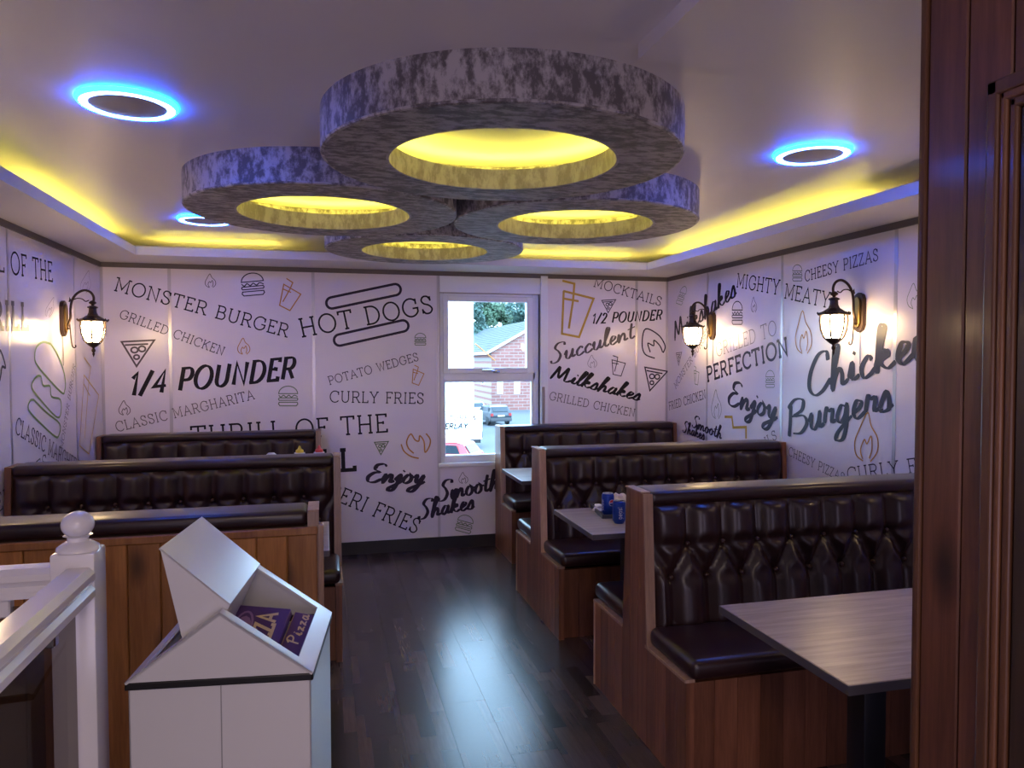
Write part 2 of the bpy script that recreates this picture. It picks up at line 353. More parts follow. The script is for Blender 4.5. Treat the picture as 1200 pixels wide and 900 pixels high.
# ------------------------------------------------------------------ stroke lettering
def arc(cx, cy, rx, ry, a0, a1, n=10):
    return [(cx+rx*math.cos(R(a0+(a1-a0)*k/n)), cy+ry*math.sin(R(a0+(a1-a0)*k/n))) for k in range(n+1)]
SE = .11
def sf(x, y, h=SE): return [(x-h, y), (x+h, y)]
bowl = lambda x0, x1, yb, yt: [(x0, yt)]+arc(x1-(yt-yb)/2*.8, (yb+yt)/2, (yt-yb)/2*.8, (yt-yb)/2, 90, -90)+[(x0, yb)]
G = {
 'I': (.34, [[(.17, 0), (.17, 1)]], [(.17, 0), (.17, 1)]),
 'H': (.86, [[(.15, 0), (.15, 1)], [(.71, 0), (.71, 1)], [(.15, .5), (.71, .5)]], [(.15, 0), (.15, 1), (.71, 0), (.71, 1)]),
 'E': (.68, [[(.15, 0), (.15, 1)], [(.04, 1), (.6, 1), (.6, .84)], [(.15, .53), (.44, .53)], [(.44, .44), (.44, .62)], [(.04, 0), (.63, 0), (.63, .17)]], []),
 'F': (.64, [[(.15, 0), (.15, 1)], [(.04, 1), (.6, 1), (.6, .84)], [(.15, .5), (.44, .5)], [(.44, .41), (.44, .59)]], [(.15, 0)]),
 'L': (.62, [[(.15, 0), (.15, 1)], [(.04, 0), (.58, 0), (.58, .2)]], [(.15, 1)]),
 'T': (.76, [[(.38, 0), (.38, 1)], [(.05, .82), (.05, 1), (.71, 1), (.71, .82)]], [(.38, 0)]),
 'M': (1.02, [[(.15, 0), (.15, 1), (.51, .2), (.87, 1), (.87, 0)]], [(.15, 0), (.87, 0), (.10, 1), (.92, 1)]),
 'N': (.86, [[(.15, 0), (.15, 1), (.71, 0), (.71, 1)]], [(.15, 0), (.10, 1), (.71, 1)]),
 'A': (.88, [[(.1, 0), (.44, 1), (.78, 0)], [(.22, .34), (.66, .34)]], [(.1, 0), (.78, 0)]),
 'K': (.82, [[(.15, 0), (.15, 1)], [(.66, 1), (.15, .42)], [(.33, .62), (.7, 0)]], [(.15, 0), (.15, 1), (.66, 1), (.72, 0)]),
 'Y': (.82, [[(.41, 0), (.41, .45), (.1, 1)], [(.41, .45), (.72, 1)]], [(.41, 0), (.1, 1), (.72, 1)]),
 'W': (1.1, [[(.1, 1), (.32, 0), (.55, .9), (.78, 0), (1.0, 1)]], [(.1, 1), (1.0, 1)]),
 'Z': (.70, [[(.08, .82), (.08, 1), (.6, 1), (.07, 0), (.63, 0), (.63, .18)]], []),
 'O': (.96, [arc(.48, .5, .42, .52, 0, 360, 24)], []),
 'C': (.86, [arc(.48, .5, .42, .52, 42, 318, 18), [(.79, .66), (.79, .98)]], []),
 'G': (.92, [arc(.48, .5, .42, .52, 42, 330, 18)+[(.84, .44)], [(.79, .66), (.79, .98)], [(.58, .44), (.9, .44)]], []),
 'D': (.86, [[(.15, 0), (.15, 1)], [(.04, 1), (.36, 1)]+arc(.36, .5, .42, .5, 90, -90, 12)+[(.04, 0)]], []),
 'P': (.72, [[(.15, 0), (.15, 1)], [(.04, 1)]+bowl(.15, .66, .46, 1)], [(.15, 0)]),
 'R': (.80, [[(.15, 0), (.15, 1)], [(.04, 1)]+bowl(.15, .66, .48, 1), [(.42, .48), (.70, 0)]], [(.15, 0), (.72, 0)]),
 'B': (.76, [[(.15, 0), (.15, 1)], [(.04, 1)]+bowl(.15, .62, .53, 1), [(.15, .53)]+bowl(.15, .68, 0, .53)+[(.04, 0)]], []),
 'S': (.68, [crom([(.56, .80), (.44, .98), (.22, .99), (.10, .80), (.2, .60), (.46, .46), (.6, .24), (.48, .03), (.24, .01), (.10, .2)], 4), [(.57, .70), (.57, .97)], [(.09, .03), (.09, .3)]], []),
 'U': (.86, [[(.15, 1), (.15, .3)]+arc(.43, .3, .28, .31, 180, 360)+[(.71, 1)]], [(.15, 1), (.71, 1)]),
 '/': (.55, [[(.05, -.05), (.5, 1.05)]], []), '&': (.9, [crom([(.8, 0), (.3, .7), (.4, .98), (.55, .8), (.15, .3), (.3, .02), (.6, .1), (.8, .45)], 4)], []),
 '1': (.42, [[(.06, .76), (.26, 1), (.26, 0)]], [(.26, 0)]), '4': (.7, [[(.5, 0), (.5, 1), (.06, .3), (.68, .3)]], []),
 '2': (.66, [crom([(.08, .75), (.2, .96), (.42, .95), (.52, .72), (.36, .4), (.06, .02)], 4)+[(.6, .02)]], []), ' ': (.42, [], [])}
# brush script: x-height .45, ascender 1
H_ = {
 'E': (.62, [[(.58, .86), (.44, .99), (.22, .92), (.20, .70), (.38, .57), (.20, .50), (.06, .28), (.14, .04), (.36, .02), (.58, .2)]]),
 'S': (.60, [[(.60, .80), (.56, .97), (.32, .98), (.20, .78), (.34, .55), (.42, .30), (.30, .04), (.08, .02), (.02, .18)]]),
 'M': (.92, [[(.02, .02), (.10, .55), (.16, .92), (.24, .5), (.34, .2), (.46, .6), (.56, .95), (.60, .5), (.64, .1), (.80, .1), (.9, .22)]]),
 'C': (.64, [[(.60, .74), (.56, .97), (.34, .96), (.12, .62), (.06, .25), (.20, .02), (.42, .06), (.64, .28)]]),
 'B': (.74, [[(.16, .9), (.12, .4), (.06, 0)], [(.06, .82), (.3, 1.0), (.56, .92), (.52, .66), (.26, .54), (.56, .48), (.66, .24), (.46, .02), (.2, .06)]]),
 'n': (.46, [[(.0, .1), (.06, .44), (.05, .02), (.14, .3), (.26, .45), (.31, .28), (.31, .05), (.46, .12)]]),
 'm': (.66, [[(.0, .1), (.06, .44), (.05, .02), (.14, .32), (.24, .45), (.28, .28), (.26, .02), (.36, .32), (.46, .45), (.51, .28), (.52, .05), (.66, .12)]]),
 'j': (.28, [[(.0, .15), (.16, .45), (.14, .0), (.08, -.34), (-.08, -.42), (-.10, -.28), (.10, -.08), (.28, .12)], [(.2, .62), (.22, .68)]]),
 'i': (.25, [[(.0, .12), (.10, .45), (.09, .08), (.25, .12)], [(.14, .62), (.17, .68)]]),
 'o': (.42, [[(.30, .40), (.14, .44), (.04, .2), (.14, .01), (.30, .12), (.30, .36), (.24, .46), (.30, .34), (.44, .36)]]),
 'y': (.46, [[(.0, .3), (.08, .45), (.10, .14), (.20, .04), (.32, .44), (.28, .0), (.16, -.38), (-.02, -.44), (-.02, -.28), (.22, -.08), (.46, .12)]]),
 'u': (.46, [[(.0, .25), (.08, .45), (.06, .12), (.16, .02), (.28, .2), (.34, .45), (.32, .06), (.46, .12)]]),
 'c': (.36, [[(.30, .34), (.22, .46), (.06, .26), (.10, .02), (.24, .04), (.36, .14)]]),
 'l': (.26, [[(.0, .12), (.18, .62), (.26, .95), (.16, .98), (.08, .5), (.10, .05), (.26, .12)]]),
 'e': (.36, [[(.0, .14), (.20, .26), (.26, .40), (.14, .45), (.05, .2), (.14, .01), (.36, .14)]]),
 't': (.30, [[(.16, .85), (.10, .3), (.14, .03), (.30, .12)], [(-.02, .55), (.30, .62)]]),
 'k': (.44, [[(.0, .12), (.16, .62), (.24, .95), (.15, .98), (.07, .4), (.04, 0)], [(.06, .2), (.24, .44), (.28, .32), (.12, .24), (.26, .04), (.44, .12)]]),
 's': (.34, [[(.0, .12), (.18, .48), (.24, .26), (.22, .05), (.06, .02), (.04, .1)], [(.2, .04), (.34, .12)]]),
 'h': (.46, [[(.0, .12), (.16, .62), (.24, .95), (.15, .98), (.07, .4), (.04, 0), (.12, .26), (.24, .44), (.30, .28), (.30, .05), (.46, .12)]]),
 'a': (.44, [[(.30, .38), (.16, .45), (.04, .18), (.12, .01), (.26, .18), (.32, .44), (.30, .06), (.44, .12)]]),
 'r': (.34, [[(.0, .12), (.08, .50), (.14, .40), (.26, .42), (.22, .1), (.34, .12)]]),
 'g': (.44, [[(.30, .38), (.16, .45), (.04, .18), (.12, .02), (.26, .18), (.32, .44), (.28, -.1), (.16, -.42), (-.02, -.40), (.06, -.2), (.44, .12)]]),
 ' ': (.3, [])}
def ribbon(bm, pts, width, put, wf=None):
    """stroke a 2-D polyline into bm; put maps (x,y)->3-D"""
    P = []
    for p in pts:
        if not P or (p[0]-P[-1][0])**2+(p[1]-P[-1][1])**2 > 1e-12: P.append(p)
    n = len(P)
    if n < 2: return
    closed = n > 3 and (P[0][0]-P[-1][0])**2+(P[0][1]-P[-1][1])**2 < 1e-8
    Lf, Rt = [], []
    for i in range(n):
        a = P[i-1] if i > 0 else (P[-2] if closed else None); b = P[i+1] if i < n-1 else (P[1] if closed else None); p = P[i]
        d1 = Vector((p[0]-a[0], p[1]-a[1])).normalized() if a else None
        d2 = Vector((b[0]-p[0], b[1]-p[1])).normalized() if b else None
        if d1 is None: d1 = d2
        if d2 is None: d2 = d1
        d = (d1+d2); d = d.normalized() if d.length > 1e-6 else d1
        k = 1/max(.45, abs(d.dot(d1))); nn = Vector((-d.y, d.x))
        DEP[0] += 3e-6
        wd = width*.5*k*(wf(d, i/(n-1)) if wf else 1)
        Lf.append(bm.verts.new(put(p[0]+nn.x*wd, p[1]+nn.y*wd))); Rt.append(bm.verts.new(put(p[0]-nn.x*wd, p[1]-nn.y*wd)))
    for i in range(n-1):
        try: bm.faces.new((Lf[i], Rt[i], Rt[i+1], Lf[i+1]))
        except ValueError: pass
EPS = .0022
DEP = [0.0]
WALL = {'l': (wl, lambda x, y: onX(x, y, XL), lambda P: (P.y, P.z), lambda u, v: (XL+EPS+DEP[0], u, v), 1),
        'r': (wr, lambda x, y: onX(x, y, XR), lambda P: (P.y, P.z), lambda u, v: (XR-EPS-DEP[0], u, v), -1),
        'b': (wb, lambda x, y: onY(x, y, D), lambda P: (P.x, P.z), lambda u, v: (u, D-EPS-DEP[0], v), 1)}
def mpx(wall, x, y):
    p = WALL[wall][1](x, y); a = px(p); b = px(p+Vector((0, 0, .1))); return .1/abs(a[1]-b[1])
def finish(bm, wall, name, ink):
    DEP[0] = 0.0
    for f in bm.faces: f.normal_update()
    return obj(name, bm, INK[ink], WALL[wall][0])
def text(wall, s, p0, p1, cap, ink='k', wt=.075, style='slab', slant=0, name='lettering'):
    par, un, uv, to, sg = WALL[wall]
    A = Vector(uv(un(*p0))); B = Vector(uv(un(*p1))); e1 = B-A; L = e1.length; e1 /= L; e2 = Vector((-e1.y, e1.x))
    if e2.y < 0: e2 = -e2
    h = cap*mpx(wall, (p0[0]+p1[0])/2, (p0[1]+p1[1])/2)
    T = H_ if style == 'script' else G
    adv = [T[c][0]+(0 if style == 'script' else .10) for c in s]; W = sum(adv); kx = L/W
    def put(x, y): q = A+e1*(x)+e2*(y); return to(q.x, q.y)
    bm = bmesh.new(); x = 0
    for c, a in zip(s, adv):
        g = T[c]
        if style == 'script':
            for st in g[1]:
                q = [(kx*(x+p[0]+slant*p[1]), h*p[1]) for p in crom(st, 6)]
                ribbon(bm, q, wt*h, put, lambda d, t: (.28+.72*abs(d.x*-.34-d.y*.94)**1.3)*(1 if .02 < t < .98 else .7))
        else:
            for st in g[1]:
                q = [(kx*(x+p[0]+slant*p[1]), h*p[1]) for p in st]
                ribbon(bm, q, wt*h, put, (lambda d, t: .55+.55*abs(d.x*-.4-d.y*.9)) if style == 'brush' else None)
            if style == 'slab':
                for (sx, sy) in g[2]:
                    ribbon(bm, [(kx*(x+sx-SE), h*sy), (kx*(x+sx+SE), h*sy)], wt*h, put)
        x += a
    return finish(bm, wall, name, ink)
def lines(wall, polys, wpx, ink, name, closed=False):
    """polylines given in photo pixels, laid on the wall"""
    par, un, uv, to, sg = WALL[wall]
    bm = bmesh.new()
    for pl in polys:
        q = [uv(un(*p)) for p in pl]
        w_ = wpx*mpx(wall, *pl[0]); ribbon(bm, q, w_, to)
    return finish(bm, wall, name, ink)
def icon(wall, kind, c, wpx_, hpx_, ink, lw=1.0, rot=0, name=None):
    P = {'burger': [arc(.5, .62, .46, .38, 180, 0, 12)+[(.04, .62)], crom([(.04, .54), (.15, .44), (.27, .54), (.40, .44), (.53, .54), (.66, .44), (.80, .54), (.96, .46)], 4),
                    [(.06, .40), (.94, .40), (.97, .34), (.94, .28), (.06, .28), (.03, .34), (.06, .40)], [(.06, .18), (.94, .18), (.97, .09), (.90, 0), (.10, 0), (.03, .09), (.06, .18)]],
         'flame': [crom([(.42, .0), (.12, .12), (.02, .38), (.20, .70), (.44, 1.0), (.62, .74), (.92, .50), (.96, .22), (.72, .0)], 5), crom([(.40, .04), (.28, .22), (.40, .44), (.52, .36), (.66, .52), (.74, .26), (.66, .06)], 5)],
         'cup': [[(.08, .78), (.92, .66), (.72, .0), (.22, .05), (.08, .78)], [(.12, .62), (.5, .60)], [(.1, 1.0), (.42, .94), (.40, .68), (.30, .2)]],
         'pizza': [[(.02, .92), (.98, .98), (.46, .02), (.02, .92)], [(.12, .80), (.80, .84)], arc(.40, .62, .10, .10, 0, 360, 12), arc(.62, .66, .10, .10, 0, 360, 12), arc(.46, .36, .08, .08, 0, 360, 10)],
         'flame2': [crom([(.55, .02), (.14, .16), (.02, .52), (.16, 1.0), (.70, .80), (.98, .44), (.90, .2)], 5), crom([(.88, .22), (.76, .44), (.52, .62), (.50, .44), (.26, .52), (.36, .22)], 5)]}[kind]
    ca, sa = math.cos(R(rot)), math.sin(R(rot))
    polys = []
    for pl in P:
        q = []
        for x, y in pl:
            dx, dy = (x-.5)*wpx_, (y-.5)*hpx_
            q.append((c[0]+dx*ca+dy*sa, c[1]+dx*sa-dy*ca))
        polys.append(q)
    nm = name or {'burger': 'burger_drawing', 'flame': 'flame_drawing', 'flame2': 'flame_drawing', 'cup': 'drink_cup_drawing', 'pizza': 'pizza_slice_drawing'}[kind]
    return lines(wall, polys, lw, ink, nm)
def capsule(wall, a, b, r, lw, ink):
    ang = math.degrees(math.atan2(b[1]-a[1], b[0]-a[0]))
    q = arc(b[0], b[1], r, r, ang-90, ang+90)+arc(a[0], a[1], r, r, ang+90, ang+270); q.append(q[0])
    return lines(wall, [q], lw, ink, 'hot_dog_drawing')
# back wall, left of the window
text('b', 'MONSTER BURGER', (133, 340), (338, 395.5), 15, 'k', .10)
text('b', 'GRILLED CHICKEN', (139, 372), (262, 417), 10, 'p', .088)
text('b', '1/4 POUNDER', (151, 464), (347, 443), 25, 'k', .17, 'brush', .34)
text('b', 'CLASSIC MARGHARITA', (137, 506), (300, 467), 11, 'g', .08)
text('b', 'THRILL OF THE', (224, 522), (457, 505.5), 21, 'k', .10)
text('b', 'GRILL', (300, 557), (420, 550), 24, 'k', .19)
text('b', 'HOT DOGS', (353, 395), (511, 365.5), 20.5, 'k', .10)
capsule('b', (389, 355), (463, 339.5), 6.6, 2.9, 'p'); capsule('b', (398, 398.5), (472, 382), 6.6, 2.9, 'p')
text('b', 'POTATO WEDGES', (386, 451), (492, 422), 9.5, 'p', .088)
text('b', 'CURLY FRIES', (386, 471), (498, 473), 12.5, 'k', .092)
text('b', 'PERI FRIES', (383, 582), (489, 626), 17, 'k', .092)
text('b', 'Enjoy', (427, 565), (497, 567), 22, 'p', .22, 'script', .25)
text('b', 'Smooth', (513, 588), (585, 573), 23, 'p', .17, 'script', .2)
text('b', 'Shakes', (490, 609), (556, 596), 22, 'p', .17, 'script', .2)
icon('b', 'flame', (246.7, 329), 13, 16, 'g', .7); icon('b', 'burger', (296, 333), 28, 26, 'p', 1.2, -5); icon('b', 'cup', (340, 346), 27, 34, 'o', 1.3, 20)
icon('b', 'pizza', (161.7, 414), 40, 32, 'g', 2.0); icon('b', 'flame', (285.7, 405.7), 15, 19, 'o', .8); icon('b', 'burger', (337.7, 464), 24, 23, 'd', 1.1)
icon('b', 'flame', (146, 478), 14, 17, 'g', .8); icon('b', 'burger', (492.5, 397.5), 14, 14, 'd', .8); icon('b', 'cup', (489.5, 440), 16, 22, 'o', 1.0, 12)
icon('b', 'pizza', (447, 525), 17, 16, 'd', 1.1); lines('b', [[(380+p[0]/3.75, 400+p[1]/3.75) for p in crom(q, 5)] for q in ([(338, 452), (350, 482), (380, 505), (415, 514)],
      [(393, 492), (370, 470), (362, 440), (380, 407), (398, 432), (415, 438), (420, 415), (438, 440), (443, 487), (462, 460), (465, 430), (447, 405)])], 1.6, 'o', 'flame_drawing'); icon('b', 'burger', (544.6, 613.6), 20, 20, 'd', .9, 15); icon('b', 'flame', (543, 560), 11, 13, 'g', .6)
# back wall, right of the window
text('b', 'MOCKTAILS', (695, 335.5), (775, 359), 10.5, 'p', .092)
lines('b', [[(660, 341), (695.5, 350), (678.5, 395), (658.5, 391), (660.5, 341)], [(661, 350), (678, 353)], [(659, 329), (673, 332.5), (671.5, 352), (666.5, 385)]], 2.6, 'y', 'drink_cup_drawing')
icon('b', 'pizza', (713.3, 358.8), 17, 16, 'p', 1.0)
text('b', '1/2 POUNDER', (693, 379.5), (776, 374.5), 11.5, 'k', .16, 'brush', .32)
text('b', 'Succulent', (645, 427), (744, 396), 21, 'g', .15, 'script', .2)
text('b', 'Milkshakes', (644, 444), (749, 470), 18, 'k', .18, 'script', .2)
text('b', 'GRILLED CHICKEN', (643, 468), (744, 488.5), 9, 'g', .088)
icon('b', 'flame', (694, 423.6), 11, 15, 'l', .6); icon('b', 'cup', (724.5, 428.8), 19, 23, 'p', 1.0, 5); icon('b', 'flame2', (765.8, 403), 28, 35, 'p', 1.5); icon('b', 'pizza', (765.8, 445), 28, 28, 'p', 1.5, 14)
# right wall
text('r', 'Milkshakes', (791, 400), (864, 346), 26, 'k', .16, 'script', .1)
text('r', 'MIGHTY', (863, 336), (914, 345.5), 16, 'k', .092); text('r', 'MEATY', (919, 349), (973, 361), 17, 'k', .092)
text('r', 'CHEESY PIZZAS', (943.5, 330), (1031, 304.5), 13, 'p', .092)
text('r', 'GRILLED TO', (840, 418), (912, 391), 16, 'l', .07); text('r', 'PERFECTION', (829, 447), (926, 414.5), 18, 's', .17)
text('r', 'Chicken', (947, 467), (1101, 412), 52, 's', .16, 'script', .12); text('r', 'Burgers', (923, 512), (1048, 480), 44, 's', .16, 'script', .12)
text('r', 'Enjoy', (852, 474), (911, 493), 31, 's', .20, 'script', .12)
text('r', 'CHEESY PIZZAS', (924, 533), (990, 566), 10.5, 's', .08); text('r', 'CURLY FRIES', (994, 563), (1128, 547), 16, 'p', .092)
text('r', 'MONSTER BURGER', (792, 456), (833, 388), 8, 'g', .088); text('r', 'FRIED CHICKEN', (784.5, 480.5), (828, 466.5), 9.5, 'p', .085)
text('r', 'Smooth', (811, 500), (846, 515), 15, 'p', .2, 'script', .1); text('r', 'Shakes', (800, 506), (826, 516), 14, 'p', .2, 'script', .1)
text('r', 'MOCKTAILS', (860, 552), (912, 513), 10.5, 'p', .088)
icon('r', 'burger', (934.7, 319.7), 12, 19, 'd', .8); icon('r', 'burger', (864.3, 366.6), 13, 27, 'p', 1.1); icon('r', 'flame', (883.8, 357), 7, 18, 'g', .6); icon('r', 'burger', (799.4, 346), 8, 22, 'd', .7, 20)
icon('r', 'flame', (942, 389.3), 20, 50, 'o', 1.2); icon('r', 'burger', (902.8, 444), 11, 20, 'd', .8); icon('r', 'flame', (839.8, 473.7), 12, 34, 'd', .7); icon('r', 'flame', (1016.5, 512), 29, 57, 'o', 1.8, 5)
icon('r', 'pizza', (795.8, 420.5), 7, 16, 'g', .8); icon('r', 'cup', (816.5, 440), 7, 22, 'd', .7); icon('r', 'flame', (1072, 347), 18, 30, 'd', .8)
lines('r', [[(849.5, 488.4), (858, 488.6), (859.5, 501), (874.5, 500.5), (874.5, 514)]], 3.0, 'y', 'drink_cup_drawing')
# left wall
text('l', 'L OF THE', (-3, 317), (62.5, 330), 24, 'k', .10)
text('l', 'GRILL', (-30, 384), (35, 386), 31, 'g', .19)
text('l', 'MONSTER BURGER', (73, 527), (88, 428), 9, 'g', .088); text('l', 'CLASSIC MARGHERITA', (17, 507), (99, 560), 17, 'p', .092); text('l', 'PERI FRIES', (-14, 611), (56, 547), 19, 'k', .08)
def cp(l): return [(p[0]/4.09, 400+p[1]/4.09) for p in l]
lines('l', [cp(crom([(240, 12), (205, 4), (175, 25), (165, 70), (180, 120), (290, 243), (308, 235), (312, 195), (300, 130), (270, 55), (240, 12)], 4)),
            cp(crom([(180, 165), (160, 185), (152, 225), (200, 290), (265, 360), (288, 352), (288, 280), (245, 265), (238, 215), (205, 212), (195, 170), (180, 165)], 4)),
            cp(crom([(160, 280), (142, 285), (136, 330), (200, 400), (262, 456), (280, 450), (284, 395), (220, 340), (160, 280)], 4))], 2.6, 'v', 'hot_dog_drawing')
lines('l', [cp([(400, 160), (472, 258), (425, 540), (380, 500), (402, 160)]), cp([(402, 78), (434, 122), (425, 178), (404, 464)]), cp([(400, 205), (430, 262)])], 1.6, 'y', 'drink_cup_drawing')
lines('l', [cp(crom([(-6, 50), (0, 45), (14, 80), (24, 125), (8, 122), (2, 160), (-4, 190)], 4))], 3.2, 'k', 'lettering')
icon('l', 'flame', (59, 360), 9, 24, 'g', .6, 20); icon('l', 'flame', (101, 330), 12, 26, 'g', .6, 15)
# ------------------------------------------------------------------ booth benches
ZT, ZLED = 1.03, .405
def clip_strip(fn, brk, a, b):
    ys = sorted([a, b]+[q for q in brk if a+1e-4 < q < b-1e-4])
    top = []
    for q in ys:
        t0, t1 = fn(q-1e-5), fn(q+1e-5)
        if q == ys[0]: top.append((q, t1))
        elif q == ys[-1]: top.append((q, t0))
        else:
            top.append((q, t0))
            if abs(t0-t1) > 1e-3: top.append((q, t1))
    return [(a, 0), (b, 0)]+top[::-1]
BTN = lathe([(0, .006), (.006, .005), (.010, .001), (.011, -.004)], 10)
def tufted(L, Wd):
    nt_, nz_ = int(L/.0125), 46
    n = max(2, round(L/.166)); pit = L/n; z1, z2 = Wd*.66, Wd*.40
    bts = [(k*pit, z1) for k in range(1, n)]+[((k+.5)*pit, z2) for k in range(n)]
    seg = [((k*pit, z1), (k*pit, Wd+.1)) for k in range(1, n)]+[(((k+.5)*pit, z2), ((k+.5)*pit, -.1)) for k in range(n)]
    for k in range(1, n): seg += [((k*pit, z1), ((k-.5)*pit, z2)), ((k*pit, z1), ((k+.5)*pit, z2))]
    seg += [((0, z1), (.5*pit, z2)), ((L, z1), (L-.5*pit, z2))]
    bm = bmesh.new(); rows = []
    def dseg(p, a, b):
        ax, ay = a; bx, by = b; dx, dy = bx-ax, by-ay; t = max(0, min(1, ((p[0]-ax)*dx+(p[1]-ay)*dy)/(dx*dx+dy*dy)))
        return math.hypot(p[0]-ax-t*dx, p[1]-ay-t*dy)
    H = lambda t, q: None
    cache = {}
    for j in range(nz_+1):
        row = []
        for i in range(nt_+1):
            t, q = L*i/nt_, Wd*j/nz_
            d = min(dseg((t, q), a, b) for a, b in seg if min(a[0], b[0])-.12 < t < max(a[0], b[0])+.12) if True else 0
            db = min(math.hypot(t-b_[0], q-b_[1]) for b_ in bts if abs(t-b_[0]) < .2)
            d1, d2 = abs(q-z1), (abs(q-z2) if .5*pit < t < L-.5*pit else 1)
            h = .034*min(1-math.exp(-(d/.030)**1.7), 1-.5*math.exp(-(d1/.026)**2), 1-.3*math.exp(-(d2/.03)**2))+.010*(1-math.exp(-(d/.06)**2))-.020*math.exp(-(db/.022)**2)
            e = min(t, L-t, q+.02, Wd-q)
            h = h*(1-math.exp(-(max(e, 0)/.022)**2))
            row.append(bm.verts.new((t, h, q)))
        rows.append(row)
    for j in range(nz_):
        for i in range(nt_): bm.faces.new((rows[j][i], rows[j][i+1], rows[j+1][i+1], rows[j+1][i]))
    return me(bm, True), bts
TC = {}
def bench(name, label, xa, yc, L, s, front=True, rear=True, plain_back=None, group='tufted booth benches', wood_='redpine'):
    root = thing(name, label, 'bench', (xa, yc, 0), 0, group)
    ya, yb = (-.475 if front else -.09), (.475 if rear else .10)
    brk = [-.125, -.085, .085, .125]
    def top(y):
        a = abs(y)
        if a <= .085: return ZT
        if (y < 0 and not front) or (y > 0 and not rear): return ZT
        return ZT-(a-.085)/.04*(ZT-ZLED) if a < .125 else ZLED
    bk = [q for q in brk if ya < q < yb]
    def X(a, b): return (s*a, s*b) if s > 0 else (s*b, s*a)
    # aisle end panel
    full = clip_strip(top, bk, ya+.002, yb-.002)
    ep = obj('end_panel', prism(full, 'x', *X(.012, .032)), M[wood_], root)
    n = max(2, round((yb-ya)/.09)); wd = (yb-ya)/n
    for k in range(n):
        a, b = ya+k*wd+.0012, ya+(k+1)*wd-.0012
        obj('plank', prism(clip_strip(top, bk, a, b), 'x', *X(0, .014)), M[wood_], ep)
    def edge(p, q, th=.012):
        d = Vector((q[0]-p[0], q[1]-p[1])).normalized(); nn = Vector((-d.y, d.x))*th
        if nn.y < -.3*th: nn = -nn
        obj('edge_trim', prism([p, q, (q[0]+nn.x, q[1]+nn.y), (p[0]+nn.x, p[1]+nn.y)], 'x', *X(-.006, .034)), M['trimwood'], ep)
    edge((-.085, ZT), (.085, ZT), .006)
    if front: edge((-.475, ZLED), (-.125, ZLED)); edge((-.136, ZLED), (-.096, ZT), .011)
    else: edge((-.09, 0), (-.09, ZT), .008)
    if rear: edge((.475, ZLED), (.125, ZLED)); edge((.473, 0), (.473, ZLED), .006)
    # wall end panel
    obj('end_panel', prism(clip_strip(top, bk, ya+.01, yb-.01), 'x', *X(L-.03, L)), M[wood_], root)
    # carcass between the end panels
    core = [(-.07, .0), (.07, 0), (.07, .98), (-.07, .98)]
    obj('back_frame', prism(core, 'x', *X(.033, L-.031)), M['core'], root)
    sides = ([-1] if front else [])+([1] if rear else [])
    for sd in sides:
        a, b = sorted((sd*.43, sd*.445))
        bb = obj('base_board', box(*X(.033, L-.031), *sorted((sd*.42, sd*.432)), .0, .39), M[wood_], root)
        nn = round((L-.064)/.098); pw = (L-.064)/nn; pm_ = box(*X(.0008, pw-.0008), a, b, 0, .39)
        for k in range(nn): obj('plank', pm_, M[wood_], bb, (s*(.033+k*pw), 0, 0))
        sc = obj('seat_cushion', box(*X(.006, L-.035), *sorted((sd*.505, sd*.13)), .417, .495, .03, 4), M['leather'], root)
        obj('piping', tube([(s*.03, sd*.497, .478), (s*(L-.06), sd*.497, .478)], .003, 6), M['piping'], sc)
        key = round(L, 3)
        if key not in TC: TC[key] = tufted(L-.07, .515)
        tm, bts = TC[key]
        # cushion local: x along, y out, z up; leans back with height
        ang = math.atan2(.055, .515)
        mx = Matrix.Translation((s*.035 if (s > 0) == (sd < 0) else s*(L-.035), sd*.128, .475))
        # mirror free placement: facing -y uses rot 180 about z, facing +y none
        if sd < 0: mx = Matrix.Translation((s*(L-.035) if s > 0 else s*.035, sd*.128, .475)) @ Matrix.Rotation(PI, 4, 'Z') @ Matrix.Rotation(ang, 4, 'X')
        else: mx = Matrix.Translation((s*.035 if s > 0 else s*(L-.035), sd*.128, .475)) @ Matrix.Rotation(ang, 4, 'X')
        bc = obj('back_cushion', tm, M['leather'], root); bc.matrix_local = mx
        for (bx_, bz_) in bts: obj('button', BTN, M['piping'], bc, (bx_, .004, bz_), (R(-90), 0, 0))
    cap = obj('top_cap', box(*X(.033, L-.031), -.092, .092, .978, 1.036, .022, 4), M['leather'], root)
    if plain_back:
        yy = ya+.002
        bb = obj('back_board', box(*X(.0, L), yy, yy+.02, 0, .972), M[plain_back], root)
        nn = round(L/.108); pw = L/nn; pm_ = box(*X(.0015, pw-.0015), yy-.014, yy, 0, .95, .003, 1)
        for k in range(nn): obj('plank', pm_, M[plain_back], bb, (s*k*pw, 0, 0))
        obj('top_rail', box(*X(.0, L), yy-.022, yy, .95, .978, .003, 1), M[plain_back], bb)
        obj('end_post', box(*X(-.022, -.001), yy-.02, yy+.02, 0, .985, .003, 1), M['trimwood'], bb)
    return root
XA = 1.26
bench('booth_bench', 'nearest brown tufted booth bench on the right, behind the bare grey oak table', XA, 2.90, XR-XA-.012, 1)
bench('booth_bench', 'middle tufted booth bench on the right, behind the table with blue cans', XA, 4.42, XR-XA-.012, 1)
bench('booth_bench', 'tufted booth bench against the far wall beside the window', 1.385, 6.008, XR-1.385-.012, 1, rear=False)
bench('booth_bench', 'front left booth bench seen from its golden pine boarded back', -.035, 2.87, -.035-XL-.012, -1, front=False, plain_back='pine', wood_='pine')
bench('booth_bench', 'middle tufted booth bench on the left, behind the pine boarded one', .072, 4.42, .072-XL-.012, -1)
bench('booth_bench', 'tufted booth bench against the far wall below the quarter pounder lettering', -.045, 6.008, -.045-XL-.012, -1, rear=False)
